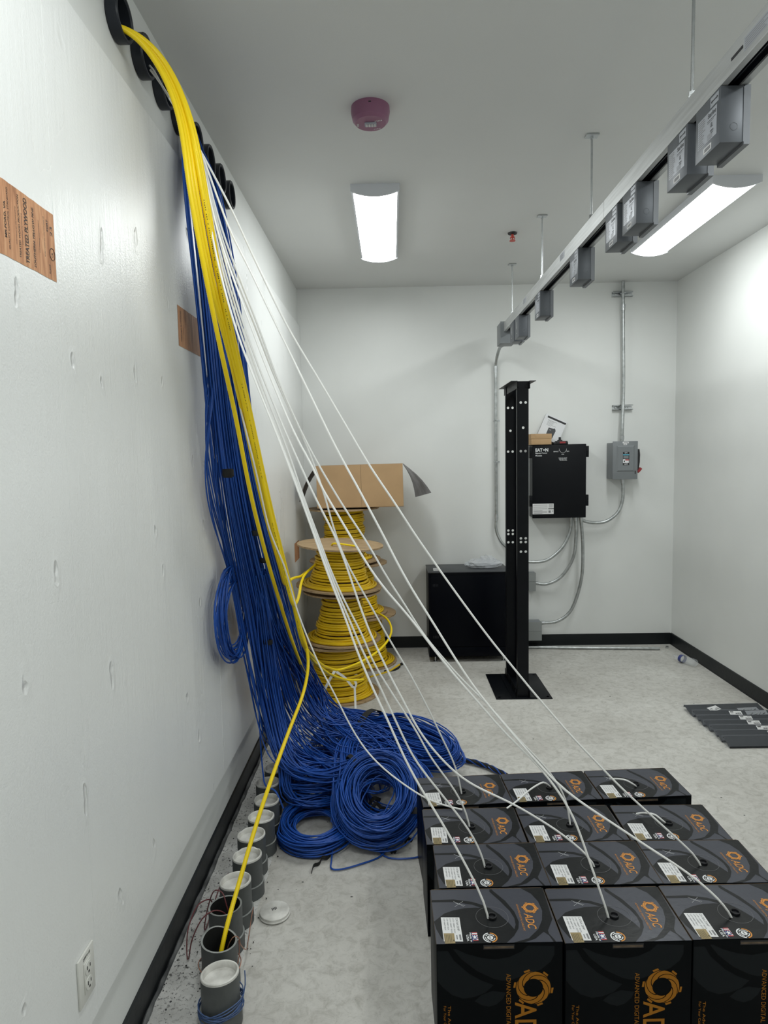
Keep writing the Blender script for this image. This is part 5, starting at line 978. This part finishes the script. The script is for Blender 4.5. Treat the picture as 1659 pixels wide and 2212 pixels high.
for k in range(112):
    s = min(1, max(0, (k+rr.uniform(-2, 2))/111)); ph, am, wv = rr.uniform(0, 6.3), rr.uniform(.01, .06), rr.uniform(.8, 1.8)
    dep = rr.random(); fa = rr.uniform(0, 1); pts = []
    sy = slvY[min(2, int(s*2.999))]; a = rr.uniform(0, 6.3); q = .045*math.sqrt(rr.random()); st = Vector((-.748, sy+q*math.cos(a)*.9, 2.900+q*math.sin(a)*.8))
    stray = rr.random() < .10
    for i, z in enumerate(Zs[1:], 1):
        f = i/12; ss = s*.94+.03+am*math.sin(ph+wv*f*4)*(1 if not stray else 1.8); ss = min(1.03, max(-.02, ss))
        x = LX[i]+(RX[i]-LX[i])*ss+(dep-.5)*(.030+.055*f); y = LY[i]+(RY[i]-LY[i])*ss
        pts.append(Vector((max(x, XL+.026), y, z+rr.uniform(-.015, .015))))
    # run out into the pile on the floor
    if s < .45: e1 = Vector((-.50+.14*fa, 2.93+.35*s+.1*rr.random(), .16+.07*dep)); e2 = Vector((-.34+.30*fa, 2.80+.30*rr.random(), .12+.12*dep)); e3 = Vector((-.12+.2*rr.random(), 2.92+.25*rr.random(), .07+.12*rr.random()))
    else: e1 = Vector((-.44+.10*fa, 3.20+.55*(s-.45)+.1*rr.random(), .17+.08*dep)); e2 = Vector((-.30+.15*fa, 3.12+.45*rr.random(), .10+.14*dep)); e3 = Vector((-.05+.2*rr.random(), 3.0+.45*rr.random(), .05+.12*rr.random()))
    P = relax(spline([st]+pts+[e1, e2, e3], .07), 2); put('strand', spline(P, .05), RB, M['blue'], root, O)
# strands bowing out to the left of the bundle
for k in range(12):
    z0, z1 = 1.98+.12*rr.random(), 1.02+.1*rr.random(); bow = -.07-.13*rr.random(); P = []
    for i in range(9):
        f = i/8; z = z0+(z1-z0)*f; yl = 2.53+.32*f+bow*math.sin(math.pi*f)**1.2*(1.25-.4*f)+.02*math.sin(f*7+k)*math.sin(math.pi*f); P.append(Vector((-.706+.012*math.sin(k+f*5)+.03*(1-f)**3, yl, z)))
    P = [Vector((-.66, 2.50, 2.45)), Vector((-.665, 2.51, 2.25))]+P+[Vector((-.67, 2.93, .7)), Vector((-.64, 3.02, .35))]; put('strand', spline(relax(P, 1), .04), RB*.9, M['blue'], root, O)
for k, (y, z) in enumerate(((2.53, 1.60), (2.80, 1.335), (2.90, 1.20), (2.99, .80))):
    b = MB(); yl = y; x = (-.617, -.575, -.560, -.575)[k]; hw, hz = (.020, .015, .014, .014)[k], (.034, .022, .020, .024)[k]
    b.tube([Vector((x-.02+.020*math.cos(a*.42), yl+hw*math.sin(a*.42), z))-O for a in range(15)], .003, 4, closed=True); b.v = [Vector((p.x, p.y, z+(p.z-z)*hz/.0055)) for p in b.v]; obj('hook_loop_tie', b, M['velcro'], root)
# coil of slack hanging against the plywood
hang = thing('hanging_coil', 'loose coil of blue cable hanging against the plywood left of the bundle', 'cable coil', (-.69, 2.72, .76)); O2 = Vector((-.69, 2.72, .76))
for k in range(22):
    cy, cz, ay, az = 2.80+rr.uniform(-.05, .06), .985+rr.uniform(-.03, .03), .25+rr.uniform(-.07, .03), .195+rr.uniform(-.045, .015)
    P = [Vector((-.712+.004*(k % 5)+.008*math.sin(a*.26+k), cy+ay*math.cos(a*.2618)+(.05 if math.sin(a*.2618) > .6 else 0)*0, cz+az*math.sin(a*.2618)-.10*ay*math.cos(a*.2618))) for a in range(24)]
    put('strand', spline(P, .04, True), RB, M['blue'], hang, O2)
# coils on the floor
def coil(name, lab, n, cen, e1, e2, a_, b_, thick, pinch=None, nsub=36, flat=1.0, zmin=.006, seed=0):
    q = random.Random(seed); e1, e2 = Vector(e1).normalized(), Vector(e2).normalized(); e2 = (e2-e1*e2.dot(e1)).normalized(); n3 = e1.cross(e2); c = Vector(cen); org = Vector((c.x, c.y, 0))
    t = thing(name, lab, 'cable coil', org, 0, 'coils of blue cable on the floor')
    for k in range(n):
        ra, rb_ = q.uniform(0, 6.3), math.sqrt(q.random()); da, dn_ = thick*rb_*math.cos(ra), thick*flat*rb_*math.sin(ra); ph = q.uniform(0, 6.3); m1, m2 = q.uniform(-.25, .25)*thick, q.uniform(-.25, .25)*thick; zo = zmin+.02*q.random()**2; P = []
        for i in range(nsub):
            th = 2*math.pi*i/nsub; f = 1.0
            if pinch is not None:
                dd = abs(math.cos(th)-pinch[0]); f = 1-pinch[1]*math.exp(-(dd/pinch[2])**2)
            R1, R2 = a_+da+m1*math.sin(2*th+ph), b_+da+m1*math.sin(2*th+ph)
            p = c+e1*(R1*math.cos(th))+e2*(R2*math.sin(th)*f)+n3*((dn_+m2*math.sin(th+ph)+m2*.5*math.sin(3*th))*(.45+.55*f)); p.z = max(p.z, zo); p.x = max(p.x, -.522+.012*dn_/thick) if p.y < 3.14 else p.x; P.append(p)
        b = MB(); b.tube([p-org for p in P], RB, 6, closed=True); obj('strand', b, M['blue'], t, angle=70)
    return t, org
flatcoil, of = coil('blue_coil', 'flat ring of blue cable lying at the front left of the pile', 54, (-.365, 2.745, .045), (1, 0, 0), (0, 1, .06), .135, .146, .047, seed=1, flat=.85)
lean, ol = coil('blue_coil', 'thick ring of blue cable leaning up at the front of the pile', 84, (-.088, 2.765, .165), (1, 0, .02), (0, .80, .52), .140, .160, .068, seed=2)
rear, orr = coil('blue_coil', 'long tied hank of blue cable at the right rear of the pile', 104, (.015, 3.44, .135), (.80, -.60, .0), (.45, .55, .55), .320, .066, .080, pinch=(-.62, .62, .36), seed=3, flat=1.0)
heap, oh = coil('blue_coil', 'broad heap of blue loops at the left of the pile under the bundle', 58, (-.41, 3.13, .105), (1, .12, 0), (0, .95, -.12), .135, .190, .075, seed=4, flat=.9, zmin=.01)
back, ob = coil('blue_coil', 'blue loops piled behind the heap below the bundle end', 44, (-.27, 3.50, .085), (.9, -.2, .05), (.1, .8, .05), .15, .20, .065, seed=5, flat=1.0)
mid, om = coil('blue_coil', 'low blue loops on the floor between the leaning ring and the boxes', 40, (-.02, 2.98, .075), (1, -.1, 0), (.1, .9, .12), .155, .20, .05, seed=6, flat=1.0)
def sweep(parent, org, n, ctrl, jit, seed):
    q = random.Random(seed)
    for k in range(n):
        s = Vector((q.gauss(0, jit), q.gauss(0, jit), q.gauss(0, jit*.6))); P = []
        for i, p in enumerate(ctrl): v = Vector(p)+s*(1.0 if 0 < i < len(ctrl)-1 else .7)+Vector((q.gauss(0, .005), q.gauss(0, .005), q.gauss(0, .004))); v.z = max(v.z, .006); P.append(v)
        b = MB(); b.tube([p-org for p in spline(P, .04)], RB, 6); obj('strand', b, M['blue'], parent, angle=70)
sweep(lean, ol, 26, [(-.635, 2.93, 1.15), (-.625, 2.99, .80), (-.60, 3.03, .48), (-.51, 2.93, .25), (-.32, 2.86, .21), (-.12, 2.90, .255), (.04, 2.92, .22), (.11, 2.86, .12)], .026, 1)
sweep(heap, oh, 22, [(-.635, 2.93, 1.15), (-.625, 3.02, .80), (-.59, 3.08, .46), (-.55, 2.99, .24), (-.515, 2.88, .13), (-.44, 2.83, .10), (-.33, 2.87, .09), (-.24, 2.97, .09)], .020, 2)
sweep(back, ob, 24, [(-.61, 2.93, 1.15), (-.575, 3.14, .80), (-.48, 3.52, .42), (-.39, 3.60, .20), (-.28, 3.56, .15), (-.23, 3.38, .18), (-.25, 3.15, .20), (-.24, 2.85, .20), (-.26, 2.70, .07)], .032, 3)
sweep(rear, orr, 22, [(-.605, 2.95, 1.15), (-.57, 3.18, .80), (-.48, 3.58, .38), (-.36, 3.72, .17), (-.22, 3.69, .15), (-.06, 3.56, .18), (.10, 3.42, .19), (.24, 3.28, .14)], .030, 4)
sweep(back, ob, 6, [(-.30, 3.5, .26), (-.10, 3.35, .20), (.0, 3.2, .16), (.05, 3.0, .13), (.08, 2.85, .10)], .05, 5)
def tie(parent, org, c, ax, r, wd):
    b = MB(); a = Vector(ax).normalized(); u = a.orthogonal().normalized(); v = a.cross(u); n = 20; vs = []
    for w_ in (-wd/2, wd/2):
        for q in (r, r-.003):
            for j in range(n): vs.append(Vector(c)-org+a*w_+u*(q*math.cos(2*math.pi*j/n))+v*(q*math.sin(2*math.pi*j/n)))
    fs = []
    for j in range(n):
        k = (j+1) % n; fs += [(j, k, 2*n+k, 2*n+j), (n+k, n+j, 3*n+j, 3*n+k), (n+j, n+k, k, j), (2*n+j, 2*n+k, 3*n+k, 3*n+j)]
    b.add(vs, fs); obj('hook_loop_tie', b, M['velcro'], parent)
tie(rear, orr, (-.145, 3.55, .115), (.80, -.60, 0), .128, .040)
tie(lean, ol, (.085, 2.70, .10), (.1, .8, .55), .066, .028); tie(lean, ol, (-.20, 2.90, .24), (.8, .5, .3), .052, .02)
b = MB()
for P_ in ([(-.13, 2.80, .06), (-.10, 2.82, .10), (-.07, 2.80, .085), (-.05, 2.83, .06)], [(-.10, 2.78, .05), (-.07, 2.80, .09), (-.04, 2.79, .07)], [(-.14, 2.84, .07), (-.11, 2.83, .12), (-.08, 2.85, .10)]): ribbon(b, [Vector(p)-ol for p in spline(P_, .01)], .016, .002, side=(.2, .3, 1))
obj('hook_loop_ends', b, M['velcro'], lean, smooth=False)
wire('single blue cable looping across the floor in front of the coils', [(-.27, 2.80, .10), (-.275, 2.66, .05), (-.277, 2.56, .008), (-.272, 2.50, .006), (-.23, 2.495, .006), (-.15, 2.53, .006), (-.08, 2.575, .006), (-.04, 2.62, .03), (.0, 2.70, .07)], RB, 'blue', 'cable', name='blue_cable')
wire('single blue cable end running from the coils under the boxes', [(-.10, 2.64, .012), (-.06, 2.58, .006), (-.01, 2.56, .006), (.06, 2.565, .006), (.10, 2.58, .006)], RB, 'blue', 'cable', name='blue_cable')
wire('single blue cable drooping over the eighth and ninth conduit caps', [(-.655, 3.02, .62), (-.655, 3.02, .40), (-.645, 2.99, .26), (-.625, 2.92, .20), (-.60, 2.85, .176), (-.545, 2.80, .172), (-.508, 2.77, .11)], RB*1.1, 'blue', 'cable', name='blue_cable')
# braided hank running off behind the boxes
t = thing('braided_cable', 'blue cables bound in black tape running from the hank behind the boxes', 'cable bundle', (.42, 3.36, 0)); O3 = Vector((.42, 3.36, 0)); P = spline([(.20, 3.42, .03), (.30, 3.425, .02), (.42, 3.375, .018), (.52, 3.28, .018), (.62, 3.12, .018), (.70, 2.9, .018)], .012)
b = MB(); b.tube([p-O3 for p in P], .0125, 10); obj('black_wrap', b, M['velcro'], t)
for q in range(3):
    S = []
    for i, p in enumerate(P):
        d = (P[min(i+1, len(P)-1)]-P[max(i-1, 0)]).normalized(); u = d.orthogonal().normalized(); v = d.cross(u); a = i*.36+q*2.1; S.append(p+u*.0115*math.cos(a)+v*.0115*math.sin(a)-O3)
    b = MB(); b.tube(S, RB, 6); obj('strand', b, M['blue'], t)
# scraps of hook and loop tape on the floor
def scrap(lab, pts, wd):
    b = MB(); ribbon(b, spline(pts, .008), wd, .002, side=(.2, .3, 1) if wd > .012 else (0, .2, 1)); tag(obj('tape_scrap', b, M['velcro'], smooth=False), lab, 'tape', 'black tape scraps on the floor')
scrap('twisted black tape scrap on the floor in front of the flat blue ring', [(-.350, 2.475, .006), (-.345, 2.51, .012), (-.325, 2.53, .008), (-.315, 2.555, .018), (-.295, 2.565, .010), (-.285, 2.59, .008)], .014)
scrap('small black tape scrap on the floor right of the leaning ring', [(.025, 2.675, .006), (.04, 2.69, .014), (.055, 2.685, .007), (.062, 2.70, .010)], .014)
scrap('tiny black tape scrap by the loose blue cable end', [(-.035, 2.60, .008), (-.022, 2.602, .014), (-.012, 2.60, .008)], .014)
scrap('black tape strip on the floor behind the front reels', [(-.09, 4.93, .006), (-.01, 4.96, .006), (.035, 5.03, .014), (.035, 5.08, .010), (.06, 5.095, .016)], .020)
b = MB(); rr = random.Random(31)
for k in range(60):
    x = rr.uniform(-.5, 2.2); y = rr.uniform(2.0, 5.4); s = rr.uniform(.001, .004); b.box(x-s, x+s, y-s*.4, y+s*.4, .0006, .0016)
o = obj('floor_crumbs', b, M['ink'], smooth=False); o['kind'] = 'stuff'; tag(o, 'tiny dark crumbs scattered over the vinyl floor', 'debris')
